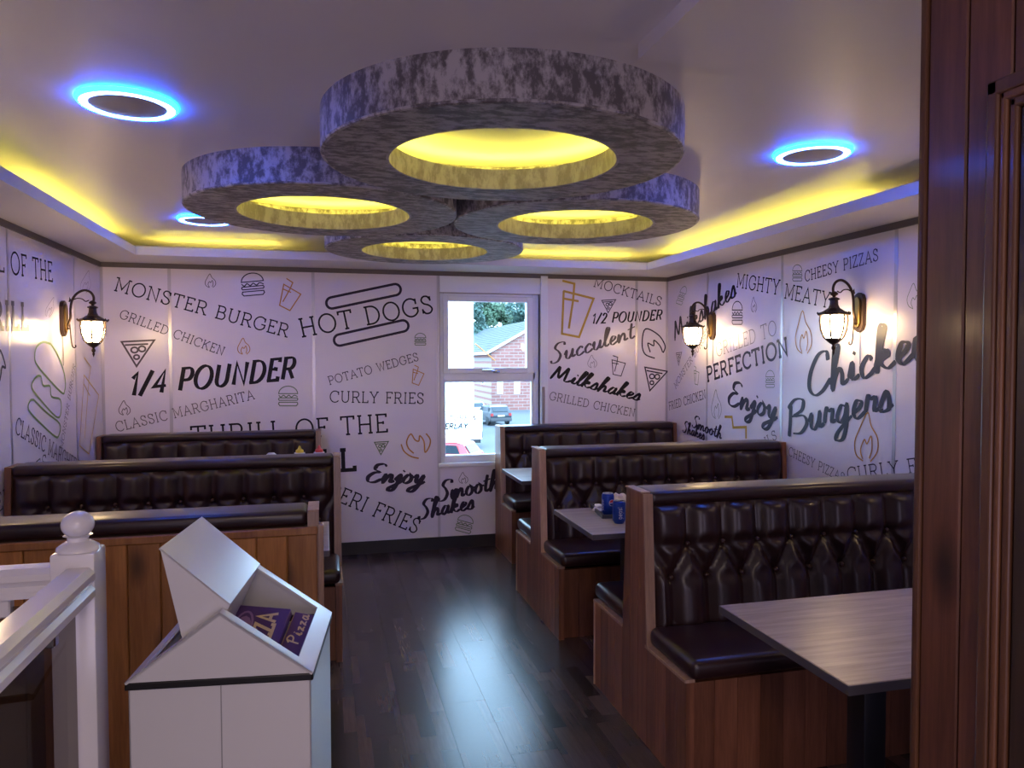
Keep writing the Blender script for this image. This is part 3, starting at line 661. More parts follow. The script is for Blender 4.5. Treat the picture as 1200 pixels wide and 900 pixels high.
# ------------------------------------------------------------------ tables
def table(label, x0, x1, y0, y1, xp):
    t = thing('dining_table', label, 'table', ((x0+x1)/2, (y0+y1)/2, 0), 0, 'grey oak booth tables')
    hx, hy = (x1-x0)/2, (y1-y0)/2
    tp = obj('table_top', box(-hx, hx, -hy, hy, .724, .75, .002, 1), M['table'], t)
    bm = bmesh.new(); e = .002
    addbox(bm, -hx-e, hx+e, -hy-e, -hy, .7235, .7485); addbox(bm, -hx-e, hx+e, hy, hy+e, .7235, .7485); addbox(bm, -hx-e, -hx, -hy, hy, .7235, .7485); addbox(bm, hx, hx+e, -hy, hy, .7235, .7485)
    obj('edge_band', bm, M['tableedge'], tp)
    for q in ((-hx+.32, hx-.32) if hx > .5 else (0,)):
        obj('pedestal', box(q-.04, q+.04, -.04, .04, .02, .71, .006, 2), M['blacksteel'], t)
        obj('foot_plate', box(q-.06, q+.06, -.24, .24, 0, .022, .006, 2), M['blacksteel'], t)
        obj('top_bracket', box(q-.12, q+.12, -.2, .2, .708, .7235), M['blacksteel'], t)
table('bare grey oak table in front of the nearest right booth bench', 1.285, 2.55, 1.60, 2.24, 0)
table('grey oak table with the tray and blue drink cans', 1.225, 2.55, 3.305, 3.92, 0)
table('grey table beside the window, between the two far right benches', 1.30, 2.55, 4.90, 5.50, 0)
table('grey table behind the pine boarded bench on the left', -1.25, .008, 3.32, 3.92, 0)
table('grey table with sauce bottles in the far left booth', -1.25, .0, 4.92, 5.50, 0)
# sauce bottles
def sauce(x, y, col, label, h=.255):
    t = thing('sauce_bottle', label, 'bottle', (x, y, .75), 0, 'sauce bottles on the far left table')
    k = h/.255
    obj('bottle_body', lathe([(0, 0), (.034, 0), (.037, .006), (.037, .19*k), (.035, .208*k), (.0, .21*k)], 20), mat('white_bottle', (.75, .72, .75), .4), t)
    obj('nozzle_cap', lathe([(.0, .208*k), (.026, .208*k), (.026, .224*k), (.013, .232*k), (.006, .252*k), (0, .255*k)], 16), mat('sauce_cap', col, .4), t)
sauce(-.176, 5.2, (.75, .58, .06), 'white sauce bottle with a yellow nozzle behind the left bench')
sauce(-.048, 5.2, (.62, .06, .07), 'white sauce bottle with a red nozzle behind the left bench')
o = obj('shaker', lathe([(0, 0), (.030, 0), (.032, .01), (.028, .16), (.034, .168), (.034, .20), (.02, .212), (0, .214)], 18), mat('white_shaker', (.75, .74, .74), .4), None, (-.358, 5.2, .75)); tag(o, 'small white topped shaker left of the yellow sauce bottle', 'shaker')
# ------------------------------------------------------------------ tray with cans
tr = thing('serving_tray', 'black serving tray with litter on the can table', 'tray', (1.625, 3.75, .75), R(-8))
obj('tray_base', box(-.2, .2, -.145, .145, 0, .004, .001, 1), M['black'], tr)
bm = bmesh.new(); addbox(bm, -.21, -.2, -.155, .155, 0, .02); addbox(bm, .2, .21, -.155, .155, 0, .02); addbox(bm, -.2, .2, -.155, -.145, 0, .02); addbox(bm, -.2, .2, .145, .155, 0, .02)
obj('tray_rim', bm, mat('tray_rim_grey', (.05, .05, .055), .3), tr)
def glyph_run(s, T):
    out = []; x = 0
    for c in s:
        w_, st = T[c]; out += [[(x+p[0], p[1]) for p in q] for q in st]; x += w_+.12
    return out, x
PP = {'p': (.5, [[(.05, -.35), (.05, .5)], arc(.26, .25, .21, .25, 0, 360, 14)]), 'e': (.5, [[(.05, .25), (.47, .25)]+arc(.26, .25, .21, .25, 0, 310, 12)]),
      's': (.42, [crom([(.38, .42), (.2, .5), (.06, .38), (.2, .26), (.36, .14), (.2, 0), (.04, .08)], 3)]), 'i': (.12, [[(.06, 0), (.06, .5)], [(.06, .62), (.06, .72)]])}
CANB = mat('blue_can_paint', (.008, .045, .33), .28, .45); CANT = mat('aluminium', (.62, .62, .66), .3, 1); CW = mat('can_white', (.75, .75, .8), .4); CR = mat('can_red', (.55, .03, .05), .4); CNB = mat('can_deep_blue', (.005, .02, .2), .4)
def can(x, y, z, face, label, side):
    t = thing('drink_can', label, 'can', (x, y, z), 0, 'blue drink cans')
    rr_ = .033
    obj('can_body', lathe([(.0, .003), (.024, 0), (.029, .008), (rr_, .016), (rr_, .103), (.029, .112), (.027, .1135)], 28), CANB, t)
    obj('can_top', lathe([(.027, .1135), (.0275, .1165), (.0255, .1165), (.0245, .1125), (0, .1125)], 28), CANT, t)
    obj('ring_pull', box(-.012, .006, -.006, .006, .1127, .1145, .0007, 1), CANT, t)
    # vertical lettering wrapped on the can
    polys, W = glyph_run('pepsi', PP); bm = bmesh.new(); k = .062/W
    def put(u, v):   # u runs up the can, v to the left
        a = face-(v-.2)*k*1.25/rr_; return ((rr_+.0006)*math.cos(a), (rr_+.0006)*math.sin(a), .026+u*k)
    for q in polys: ribbon(bm, q, .10, put)
    for f in bm.faces: f.normal_update()
    obj('lettering', bm, CW, t)
    for mt_, v0, v1, rad, e in ((CW, -1, 1, .0175, .0006), (CR, .12, .98, .0158, .0010), (CNB, -.98, -.12, .0158, .0010)):
        bm = bmesh.new(); rows = []
        for a in range(11):
            v = (v0+(v1-v0)*a/10)*rad; hwid = math.sqrt(max(rad*rad-v*v, 1e-8))
            rows.append([bm.verts.new(((rr_+e)*math.cos(side+u*hwid/rr_), (rr_+e)*math.sin(side+u*hwid/rr_), .068+v)) for u in (-1, -.6, -.2, .2, .6, 1)])
        for a in range(10):
            for b in range(5): bm.faces.new((rows[a][b], rows[a][b+1], rows[a+1][b+1], rows[a+1][b]))
        obj('roundel', bm, mt_, t)
can(1.455, 3.70, .754, R(-165), 'blue drink can standing on the tray, behind the other can', R(-70))
can(1.442, 3.512, .75, R(-95), 'blue drink can with white lettering, nearer the table edge', R(10))
def crumple(name, label, loc, r, mt_, cat, sq=(1, 1, .6)):
    bm = bmesh.new(); bmesh.ops.create_icosphere(bm, subdivisions=3, radius=r)
    for v in bm.verts:
        k = 1+.35*math.sin(v.co.x*90+v.co.y*40)*math.cos(v.co.z*110+v.co.x*30)+random.uniform(-.12, .12)
        v.co = Vector((v.co.x*k*sq[0], v.co.y*k*sq[1], max(v.co.z*k*sq[2], -r*sq[2]*.7)))
    mn = min(v.co.z for v in bm.verts)
    for v in bm.verts: v.co.z -= mn
    return tag(obj(name, bm, mt_, None, loc), label, cat)
PAPER = mat('white_paper', (.72, .70, .74), .7)
crumple('paper_napkin', 'crumpled white paper napkin on the tray corner', (1.455, 3.815, .7545), .032, PAPER, 'napkin', (1.3, .8, .6))
crumple('food_wrapper', 'screwed up cream food wrapper behind the drink cans', (1.58, 3.82, .7545), .045, mat('cream_wrapper', (.70, .58, .52), .6), 'wrapper', (1.2, .8, 1.1))
o = thing('takeaway_box', 'white takeaway box half hidden by the nearest bench', 'box', (1.70, 3.72, .7545), R(8))
obj('box_body', prism([(-.065, 0), (.065, 0), (.075, .055), (-.075, .055)], 'y', -.06, .06), PAPER, o); obj('lid', box(-.08, .08, -.065, .065, .055, .068, .004, 2), PAPER, o)
# ------------------------------------------------------------------ ceiling rings
def ring(x, y, label):
    RO, RI, ht = .648, .412, .15
    t = thing('ring_light', label, 'ceiling light', (x, y, HC-ht), 0, 'grey velvet ceiling rings')
    ob = obj('outer_band', lathe([(RO-.012, .006), (RO, .006), (RO, ht), (RO-.012, ht)], 96, True, True), M['velvet_side'], t)
    obj('edge_roll', lathe([(RO-.01+.011*math.cos(R(a)), .008+.008*math.sin(R(a))) for a in range(0, 360, 45)], 96, True, True), M['velvet_side'], ob)
    obj('underside', lathe([(RI+.0101, .0002), (RO-.0121, .0002), (RO-.0121, .008), (RI+.0101, .008)], 96, False, True), M['velvet_under'], t)
    ib = obj('inner_band', lathe([(RI, .0), (RI, .082), (RI+.01, .082), (RI+.01, .0)], 96, True, True), M['velvet_in'], t)
    obj('led_strip', lathe([(RI+.05, .068), (RI+.07, .068), (RI+.07, .076), (RI+.05, .076)], 64, True, True), M['ringled'], t)
ring(.637, 2.668, 'nearest and largest looking grey velvet ring with yellow glowing centre')
ring(.006, 3.806, 'left grey velvet ceiling ring with yellow glowing centre')
ring(1.304, 3.806, 'right grey velvet ceiling ring with yellow glowing centre')
ring(.648, 4.942, 'farthest grey velvet ceiling ring, nearest the window wall')
# ------------------------------------------------------------------ blue downlights
def downlight(x, y, label):
    t = thing('downlight', label, 'ceiling light', (x, y, HC), 0, 'blue rimmed round downlights')
    obj('light_panel', lathe([(0, -.0135), (.120, -.0135), (.122, -.010), (.122, 0), (0, 0)], 48), M['greydisc'], t)
    obj('led_ring', lathe([(.122, -.016), (.142, -.016), (.145, -.013), (.145, -.006), (.122, -.006)], 64, True, True), M['bluecore'], t)
    obj('led_halo', lathe([(.146, -.015), (.150, -.015), (.158, -.002), (.146, -.002)], 64, True, True), M['blueled'], t)
downlight(-.637, 2.77, 'blue rimmed downlight left of the nearest ceiling ring')
downlight(1.996, 2.75, 'blue rimmed downlight right of the ceiling rings')
downlight(-.713, 4.92, 'blue rimmed downlight half hidden behind the left ceiling ring')
downlight(1.98, 4.92, 'blue rimmed downlight hidden behind the right ceiling ring')
# ------------------------------------------------------------------ wall lanterns
def lantern(loc, rz, label):
    t = thing('wall_lantern', label, 'wall lamp', loc, rz, 'bronze wall lanterns')
    pl = [(-.040, -.075), (-.028, -.10), (0, -.115), (.028, -.10), (.040, -.075), (.040, .075), (.028, .10), (0, .112), (-.028, .10), (-.040, .075)]
    bp = obj('back_plate', prism(pl, 'x', 0, .022), M['bronze'], t)
    obj('gilt_panel', prism([(p[0]*.62, p[1]*.78) for p in pl], 'x', .02, .032), M['gold'], bp)
    arm = [(.03, 0, -.06), (.05, 0, .0), (.052, 0, .06), (.062, 0, .115), (.09, 0, .158), (.13, 0, .18), (.165, 0, .172), (.185, 0, .145), (.186, 0, .115), (.175, 0, .10)]
    obj('arm', tube(crom(arm, 5), .0075, 10), M['bronze'], t)
    obj('arm_scroll', tube(crom([(.062, 0, .115), (.09, 0, .128), (.12, 0, .125), (.14, 0, .11), (.16, 0, .118)], 5), .0035, 6), M['bronze'], t)
    obj('arm_stub', tube([(.02, 0, -.055), (.035, 0, -.065), (.04, 0, -.06)], .009, 8), M['bronze'], t)
    obj('lower_scroll', tube(crom([(.045, 0, -.02), (.05, 0, -.10), (.056, 0, -.165), (.066, 0, -.185), (.078, 0, -.18), (.076, 0, -.168)], 5), .004, 6), M['bronze'], t)
    obj('leaf', tube([(.045, -.0, .105), (.052, 0, .118), (.048, 0, .135)], [.004, .006, .001], 6), M['bronze'], t)
    A = .18
    obj('hanger_ball', lathe([(0, .118), (.012, .114), (.022, .104), (.022, .098), (.010, .09), (.007, .078), (0, .078)], 12), M['bronze'], t, (A, 0, 0))
    cp_ = obj('roof_cap', lathe([(0, .085), (.014, .083), (.030, .076), (.032, .070), (.022, .064), (.024, .040), (.032, .022), (.060, .004), (.085, -.006), (.088, -.010), (.088, -.018), (.070, -.022), (0, -.022)], 8, False), M['bronze'], t, (A, 0, 0), (0, 0, R(22.5)))
    for k in range(8):
        a = 2*PI*(k)/8; obj('cap_tip', lathe([(0, .008), (.006, 0), (.0, -.010)], 6), M['bronze'], cp_, (.088*math.cos(a), .088*math.sin(a), -.006))
    obj('glass_shade', lathe([(.062, -.020), (.066, -.05), (.064, -.09), (.055, -.125), (.040, -.152), (.0, -.155)], 8, False), M['lampglass'], t, (A, 0, 0), (0, 0, R(22.5)))
    for k in range(6):
        a = 2*PI*(k+.5)/6+R(8); rb = [(.073*1, -.02), (.076, -.05), (.070, -.10), (.055, -.14), (.038, -.158)]
        obj('rib', tube([(A+r*math.cos(a), r*math.sin(a), z) for r, z in rb], .0052, 6), M['bronze'], t)
    obj('base_cup', lathe([(.0, -.150), (.044, -.150), (.042, -.160), (.022, -.178), (.010, -.184), (.006, -.19), (.012, -.20), (.011, -.21), (.005, -.218), (.008, -.226), (.004, -.236), (0, -.25)], 12), M['bronze'], t, (A, 0, 0))
    obj('cable', tube([(.006, 0, -.11), (.006, .002, -.2), (.005, 0, -.30)], .0025, 6), M['strip'], t)
lantern((XL+.0005, 5.28, 1.85), 0, 'bronze lantern on the left wall')
lantern((XR-.0005, 5.32, 1.85), PI, 'far bronze lantern on the right wall, over the milkshakes lettering')
lantern((XR-.0005, 3.65, 1.85), PI, 'near bronze lantern on the right wall, over the chicken lettering')
lantern((XL+.0005, 3.61, 1.85), 0, 'bronze lantern on the left wall, just outside the picture edge')
lantern((XR-.0005, 1.98, 1.85), PI, 'bronze lantern on the right wall behind the dark wooden partition')
# ------------------------------------------------------------------ litter bin
BW, BD, ZE, ZA = .41, .414, .862, 1.012
bn = thing('swing_bin', 'white square swing bin with its flap tipped open, in front of pine boards', 'bin', (-.442+.5*BW*.994+.5*BD*.111, 1.792-.5*BW*.111+.5*BD*.994, 0), -.111)
hw, hd2 = BW/2, BD/2; i_ = .006
bm = bmesh.new()
for a in ((-hw+i_, -hw+i_+.006, -hd2+i_, hd2-i_), (hw-i_-.006, hw-i_, -hd2+i_, hd2-i_), (-hw+i_, hw-i_, -hd2+i_, -hd2+i_+.006), (-hw+i_, hw-i_, hd2-i_-.006, hd2-i_)):
    addbox(bm, *a, .012, ZE-.018, .002, 1)
addbox(bm, -hw+i_, hw-i_, -hd2+i_, hd2-i_, .006, .03)
obj('bin_body', bm, M['binwhite'], bn)
obj('body_seam', box(-.0012, .0012, -hd2+i_-.0012, -hd2+i_, .02, ZE-.02), mat('seam_grey', (.30, .30, .32), .5), bn)
bm = bmesh.new()
for a in ((-hw, -hw+.008, -hd2, hd2), (hw-.008, hw, -hd2, hd2), (-hw, hw, -hd2, -hd2+.008), (-hw, hw, hd2-.008, hd2)): addbox(bm, *a, ZE-.018, ZE-.001, .003, 2)
obj('rubber_band', bm, M['black'], bn)
for sd in (-1, 1):
    y_ = sd*hd2; obj('gable_end', prism([(-hw, ZE), (hw, ZE), (0, ZA)], 'y', *sorted((y_, y_-sd*.006))), M['binwhite'], bn)
SLp = math.hypot(hw, ZA-ZE); sa_ = math.atan2(ZA-ZE, hw)
def slope_box(bm, sd, q0, q1, v0, v1, th=.006):
    r_ = bmesh.ops.create_cube(bm, size=1)['verts']
    for v in r_:
        q = q0+(v.co.x+.5)*(q1-q0); yy = v0+(v.co.y+.5)*(v1-v0); n_ = (v.co.z-.5)*th
        v.co = Vector((sd*(q*math.cos(sa_)+n_*math.sin(sa_)), yy, ZA-q*math.sin(sa_)+n_*math.cos(sa_)))
for sd in (-1, 1):
    bm = bmesh.new()
    slope_box(bm, sd, 0, SLp, -hd2, -hd2+.032); slope_box(bm, sd, 0, SLp, hd2-.032, hd2); slope_box(bm, sd, SLp-.045, SLp, -hd2+.032, hd2-.032)
    bmesh.ops.recalc_face_normals(bm, faces=bm.faces[:]); obj('lid_frame', bm, M['binwhite'], bn)
bm = bmesh.new(); yf = hd2-.036; QF = SLp-.05
for sd in (-1, 1): slope_box(bm, sd, 0, QF, -yf, yf, .004)
for sd in (-1, 1):
    y_ = sd*yf; ex, ez = QF*math.cos(sa_), ZA-QF*math.sin(sa_)
    tri = [(-ex, ez), (ex, ez), (0, ZA-.002)]
    A_ = [bm.verts.new((p[0], y_, p[1])) for p in tri]; B_ = [bm.verts.new((p[0], y_-sd*.003, p[1])) for p in tri]
    bm.faces.new(A_); bm.faces.new(B_)
    for k in range(3): bm.faces.new((A_[k], A_[(k+1) % 3], B_[(k+1) % 3], B_[k]))
for v in bm.verts: v.co.z -= ZA-.004
bmesh.ops.recalc_face_normals(bm, faces=bm.faces[:])
obj('swing_flap', bm, M['binwhite'], bn, (.012, 0, ZA+.006), (0, R(78), 0))
# pizza boxes in the bin
PUR = mat('purple_card', (.10, .045, .17), .45); CREAM = mat('cream_print', (.72, .55, .34), .5); LIL = mat('lilac_print', (.30, .17, .36), .5); KRAFT = mat('kraft_card', (.42, .27, .15), .7)
def flat_text(s, T, x0, y0, L, h, wt, z, mt_, par, rot=0):
    adv = [T[c][0]+.08 for c in s]; W = sum(adv); k = L/W; bm = bmesh.new(); x = 0; ca, sn = math.cos(rot), math.sin(rot)
    def put(u, v): return (x0+u*ca-v*sn, y0+u*sn+v*ca, z)
    for c, a in zip(s, adv):
        for st in T[c][1]: ribbon(bm, [(k*(x+p[0]), h*p[1]) for p in (crom(st, 5) if T is H_ else st)], wt*h, put)
        x += a
    return obj('lettering', bm, mt_, par)
H_['P'] = (.62, [[(.2, .95), (.12, .4), (.08, 0)], [(.04, .78), (.3, 1.0), (.56, .84), (.46, .56), (.18, .5)]])
H_['z'] = (.36, [[(.04, .42), (.28, .44), (.06, .06), (.2, .1), (.36, .04)]])
def pizza_box(label, loc, rot, sx, sy, words):
    t = thing('pizza_box', label, 'box', loc, 0, 'pizza boxes in the bin'); t.rotation_euler = rot
    bx_ = obj('carton', box(-sx, sx, -sy, sy, -.012, .012, .002, 1), PUR, t)
    obj('carton_edge', box(-sx-.0008, -sx+.001, -sy, sy, -.011, .011), KRAFT, bx_)
    if words == 1:
        flat_text('PIZZA', G, -.052+.10, -sy*.75, sy*1.6, .05, .17, .0128, CREAM, t, R(90))
        bm = bmesh.new(); ribbon(bm, arc(-.035, .01, .025, .055, 0, 360, 20), .006, lambda u, v: (u, v, .0128)); ribbon(bm, arc(-.035, .01, .014, .033, 0, 360, 16), .016, lambda u, v: (u, v, .0128)); obj('printed_badge', bm, LIL, t)
    else: flat_text('Pizza', H_, .012, .0, sy*1.0, .034, .13, .0128, CREAM, t, R(90))
def in_bin(x, y, z):
    c, q = math.cos(-.111), math.sin(-.111); b = bn.location
    return (b.x+x*c-y*q, b.y+x*q+y*c, z)
pizza_box('purple pizza box with cream lettering lying inside the bin', in_bin(.016, .072, .852), (R(36), R(4), R(-16)), .076, .085, 1)
pizza_box('narrow purple pizza box standing right in the bin', in_bin(.120, .066, .822), (R(36), R(10), R(-16)), .030, .095, 2)
o = obj('torn_card', box(-.012, .012, -.05, .05, -.003, .003), KRAFT, None, in_bin(.172, .09, .80), (R(36), R(6), R(-16))); tag(o, 'torn piece of brown card sticking up inside the bin', 'card')
# ------------------------------------------------------------------ balustrade
NX, NY = -.545, 1.85
ba = thing('stair_balustrade', 'white painted balustrade with ball topped newel and glass panels', 'balustrade', (NX, NY, 0))
nw = obj('newel_post', box(-.045, .045, -.045, .045, 0, 1.155, .006, 2), M['white'], ba)
obj('newel_top', lathe([(.045, 1.155), (.043, 1.163), (.030, 1.172), (.022, 1.176), (.022, 1.184), (.030, 1.188), (.0, 1.188)], 24), M['white'], nw)
obj('ball_finial', lathe([(.030*math.sin(R(a))*1.13+(0 if a < 175 else 0), 1.212-.030*math.cos(R(a))) for a in range(0, 181, 12)], 28), M['white'], nw)
prof = [(-.034, 1.060), (.034, 1.060), (.034, 1.075), (.026, 1.085), (.034, 1.098), (.034, 1.112), (.022, 1.124), (-.022, 1.124), (-.034, 1.112), (-.034, 1.098), (-.026, 1.085), (-.034, 1.075)]
bm = prism(prof, 'y', -3.2, -.045); bmesh.ops.recalc_face_normals(bm, faces=bm.faces[:]); obj('handrail', bm, M['white'], ba, (.012, 0, 0))
obj('handrail', prism(prof, 'x', XL-NX+.01, -.045), M['white'], ba)
obj('glass_panel', box(.006, .014, -3.1, -.075, .12, 1.035), M['tintglass'], ba); obj('glass_panel', box(XL-NX+.06, -.075, -.004, .004, .12, 1.035), M['tintglass'], ba)
for y_ in (-.22, -1.0): obj('glass_clip', box(-.004, .024, y_-.012, y_+.012, 1.015, 1.062, .003, 1), M['chrome'], ba)
for x_ in (-.15, -.7): obj('glass_clip', box(x_-.016, x_+.016, -.014, .014, 1.015, 1.062, .003, 1), M['white'], ba)
obj('bottom_rail', box(-.022, .046, -3.2, -.045, .06, .12, .004, 1), M['white'], ba); obj('bottom_rail', box(XL-NX+.01, -.045, -.034, .034, .06, .12, .004, 1), M['white'], ba)
# ------------------------------------------------------------------ partition with door
PX, PY1 = 1.12, 1.213
wp = struct('wall_partition', box(PX+.02, PX+.12, -2.5, PY1-.012, 0, HC-.042), M['core'])
bw = .0905; mesh_cache = {}
for k in range(11):
    b_ = PY1-.016-k*bw; a_ = b_-bw
    z0 = 0 if b_ > 1.03 or a_ < .1 else 2.0
    key = z0
    if key not in mesh_cache: mesh_cache[key] = box(PX, PX+.02, .0016, bw-.0016, z0, HC-.043, .003, 1)
    obj('plank', mesh_cache[key], M['darkpine'], wp, (0, a_, 0))
obj('end_trim', box(PX-.006, PX+.125, PY1-.016, PY1, 0, HC-.043, .005, 2), M['archi'], wp)
dr = tag(bpy.data.objects.new('door_1', None), kind='structure'); C.objects.link(dr); dr.location = (PX, 1.045, 0)
for q, (a, b) in enumerate(((-.022, .0), (-.034, -.022), (-.05, -.036))):
    obj('architrave', box(-.024+.005*q, .0, a, b, 0, 2.05-.014*q+.0, .004, 2), M['archi'], dr)
    obj('architrave', box(-.024+.005*q, .0, -.93, b, 2.05+a-.004, 2.05+b, .004, 2), M['archi'], dr)
obj('door_lining', box(.0, .02, -.93, -.05, 0, 2.0), M['archi'], dr)
obj('door_leaf', box(.004-.012, .004, -.92, -.052, 0, 1.995, .003, 1), M['doorwood'], dr)
# ------------------------------------------------------------------ outside
GZ = -3.3
m = mat('asphalt', (.075, .082, .092), .9); v, _ = coords(m, (1, 1, 1), False); n = nz(m, 6, 5, v); bump(m, n.outputs[0], .2, .01)
gr = struct('road', box(-60, 140, D+.6, 240, GZ-.3, GZ), m)
m = mat('red_brick', (.34, .15, .12), .85); nt = m.node_tree; tc = nt.nodes.new('ShaderNodeTexCoord'); mp = nt.nodes.new('ShaderNodeMapping'); mp.inputs['Rotation'].default_value = (R(90), 0, 0)
br = nt.nodes.new('ShaderNodeTexBrick'); br.inputs['Scale'].default_value = 1; br.inputs['Brick Width'].default_value = .9; br.inputs['Row Height'].default_value = .3; br.inputs['Mortar Size'].default_value = .03
br.inputs['Color1'].default_value = (.27, .11, .09, 1); br.inputs['Color2'].default_value = (.22, .085, .07, 1); br.inputs['Mortar'].default_value = (.28, .22, .20, 1)
nt.links.new(tc.outputs['Object'], mp.inputs[0]); nt.links.new(mp.outputs[0], br.inputs['Vector']); nt.links.new(br.outputs[0], base(m).inputs['Base Color']); M['brick'] = m
M['slate'] = mat('grey_roof_tile', (.040, .052, .056), .7); M['render'] = mat('white_render', (.85, .85, .86), .8); M['paintw'] = mat('white_vehicle_paint', (.8, .8, .82), .3)
HX, HY, HL, HWD, EZ = 15.5, 70.0, 30.0, 12.0, 2.42
hb = thing('brick_building', 'red brick building with grey tiled gable roof beyond the road', 'building', (HX, HY, GZ))
ez, az = EZ-GZ, EZ-GZ+3.35
obj('wall', prism([(0, 0), (HWD, 0), (HWD, ez), (HWD/2, az), (0, ez)], 'y', 0, HL), M['brick'], hb)
rl = math.hypot(HWD/2, az-ez); ra = math.atan2(az-ez, HWD/2)
for sd in (0, 1):
    rf = obj('roof', box(-.5, rl, -.25, HL+.25, 0, .08), M['slate'], hb, (0 if sd == 0 else HWD, 0 if sd == 0 else HL, ez+.02), (0, -ra, 0 if sd == 0 else PI))
    if sd == 0:
        tmesh = box(-.02, .42, -.25, HL+.25, 0, .07)
        for k in range(17): obj('tile_row', tmesh, M['slate'], rf, (-.5+k*.43, 0, .08), (0, R(6), 0))
bm = bmesh.new(); obj('verge_board', prism([(-.45, ez-.28), (HWD/2, az-.02), (HWD/2, az+.22), (-.45, ez-.02)], 'y', -.3, -.2), M['render'], hb)
obj('eaves_board', box(-.55, -.4, -.3, HL, ez-.3, ez-.05), M['render'], hb)
for k, (a, b) in enumerate(((2.6, 1.2), (4.6, 1.2))):
    wd_ = obj('window', box(-.06, .02, 3+k*6, 4.4+k*6, 2.4, 4.0), M['render'], hb); obj('pane', box(-.08, -.05, 3.15+k*6, 4.25+k*6, 2.55, 3.85), mat('dark_pane', (.03, .04, .05), .1), wd_)
for x_ in (.6, 2.3):
    wd_ = obj('window', box(x_, x_+.55, -.05, .02, 1.6, 3.0), M['render'], hb); obj('pane', box(x_+.08, x_+.47, -.07, -.04, 1.7, 2.9), mat('pale_pane', (.35, .4, .45), .1), wd_)
o = obj('brace_pole', tube([(0, 0, 0), (2.3, 1.9, -1.55)], .06, 8), mat('orange_paint', (.55, .22, .06), .6), hb, tuple(onY(557, 403, 68)-Vector((HX, HY, GZ))))
wbx = thing('white_building', 'blank white rendered building at the left of the window view', 'building', (9.05, 46, GZ))
obj('wall', box(-9, 0, 0, 14, 0, 12), M['render'], wbx); obj('coping', box(-9.1, .1, -.1, 14.1, 12, 12.2), M['render'], wbx); obj('plinth', box(-9.02, .02, -.03, 14, 0, .5), mat('grey_render', (.5, .5, .52), .8), wbx)
# trees
LEAF = [mat('leaf_green', (.060, .115, .062), .7), mat('leaf_light_green', (.10, .16, .07), .7), mat('leaf_blue_green', (.048, .10, .08), .7)]
def tree(label, x, y, h, r, mi, seed):
    rnd = random.Random(seed); t = thing('tree', label, 'tree', (x, y, GZ), 0, 'trees behind the tiled roof')
    obj('trunk', tube([(0, 0, 0), (.1, 0, h*.35), (0, .1, h*.7)], [.35, .28, .1], 8), mat('bark', (.06, .045, .035), .9), t)
    bm = bmesh.new()
    for c in range(64):
        a, e = rnd.uniform(0, 2*PI), rnd.uniform(-.7, 1.3); q = rnd.uniform(.45, 1)*r
        cx, cy, cz = q*math.cos(a)*math.cos(e), q*math.sin(a)*math.cos(e), h*.62+q*math.sin(e)*(h*.40/r)
        rr_ = rnd.uniform(.35, .8)
        for l in range(64):
            d = Vector((rnd.gauss(0, 1), rnd.gauss(0, 1), rnd.gauss(0, 1))).normalized()*rr_*rnd.uniform(.5, 1.2); p = Vector((cx, cy, cz))+d
            u = Vector((rnd.gauss(0, 1), rnd.gauss(0, 1), rnd.gauss(0, 1))).normalized()*.24; w2 = u.orthogonal().normalized()*.16
            bm.faces.new([bm.verts.new(p+u), bm.verts.new(p+w2), bm.verts.new(p-u), bm.verts.new(p-w2)])
    cr = obj('crown', bm, LEAF[mi], t); cr['kind'] = 'stuff'
for k, (pxx, yy, hh, r_, mi, lb) in enumerate(((553, 106, 12.6, 2.6, 2, 'dark blue green tree at the left behind the tiled roof'), (567, 112, 13.2, 2.5, 0, 'green tree left of centre behind the tiled roof'),
                                         (583, 118, 13.2, 2.6, 0, 'darker green tree in the middle behind the tiled roof'), (596, 124, 13.0, 2.6, 1, 'pale yellow green tree right of centre behind the tiled roof'),
                                         (611, 105, 12.8, 2.6, 2, 'blue green tree at the right behind the tiled roof'), (626, 112, 12.6, 2.5, 0, 'green tree at the far right behind the tiled roof'))):
    tree(lb, onY(pxx, 400, yy).x, yy, hh+1.6, r_, mi, 50+k)
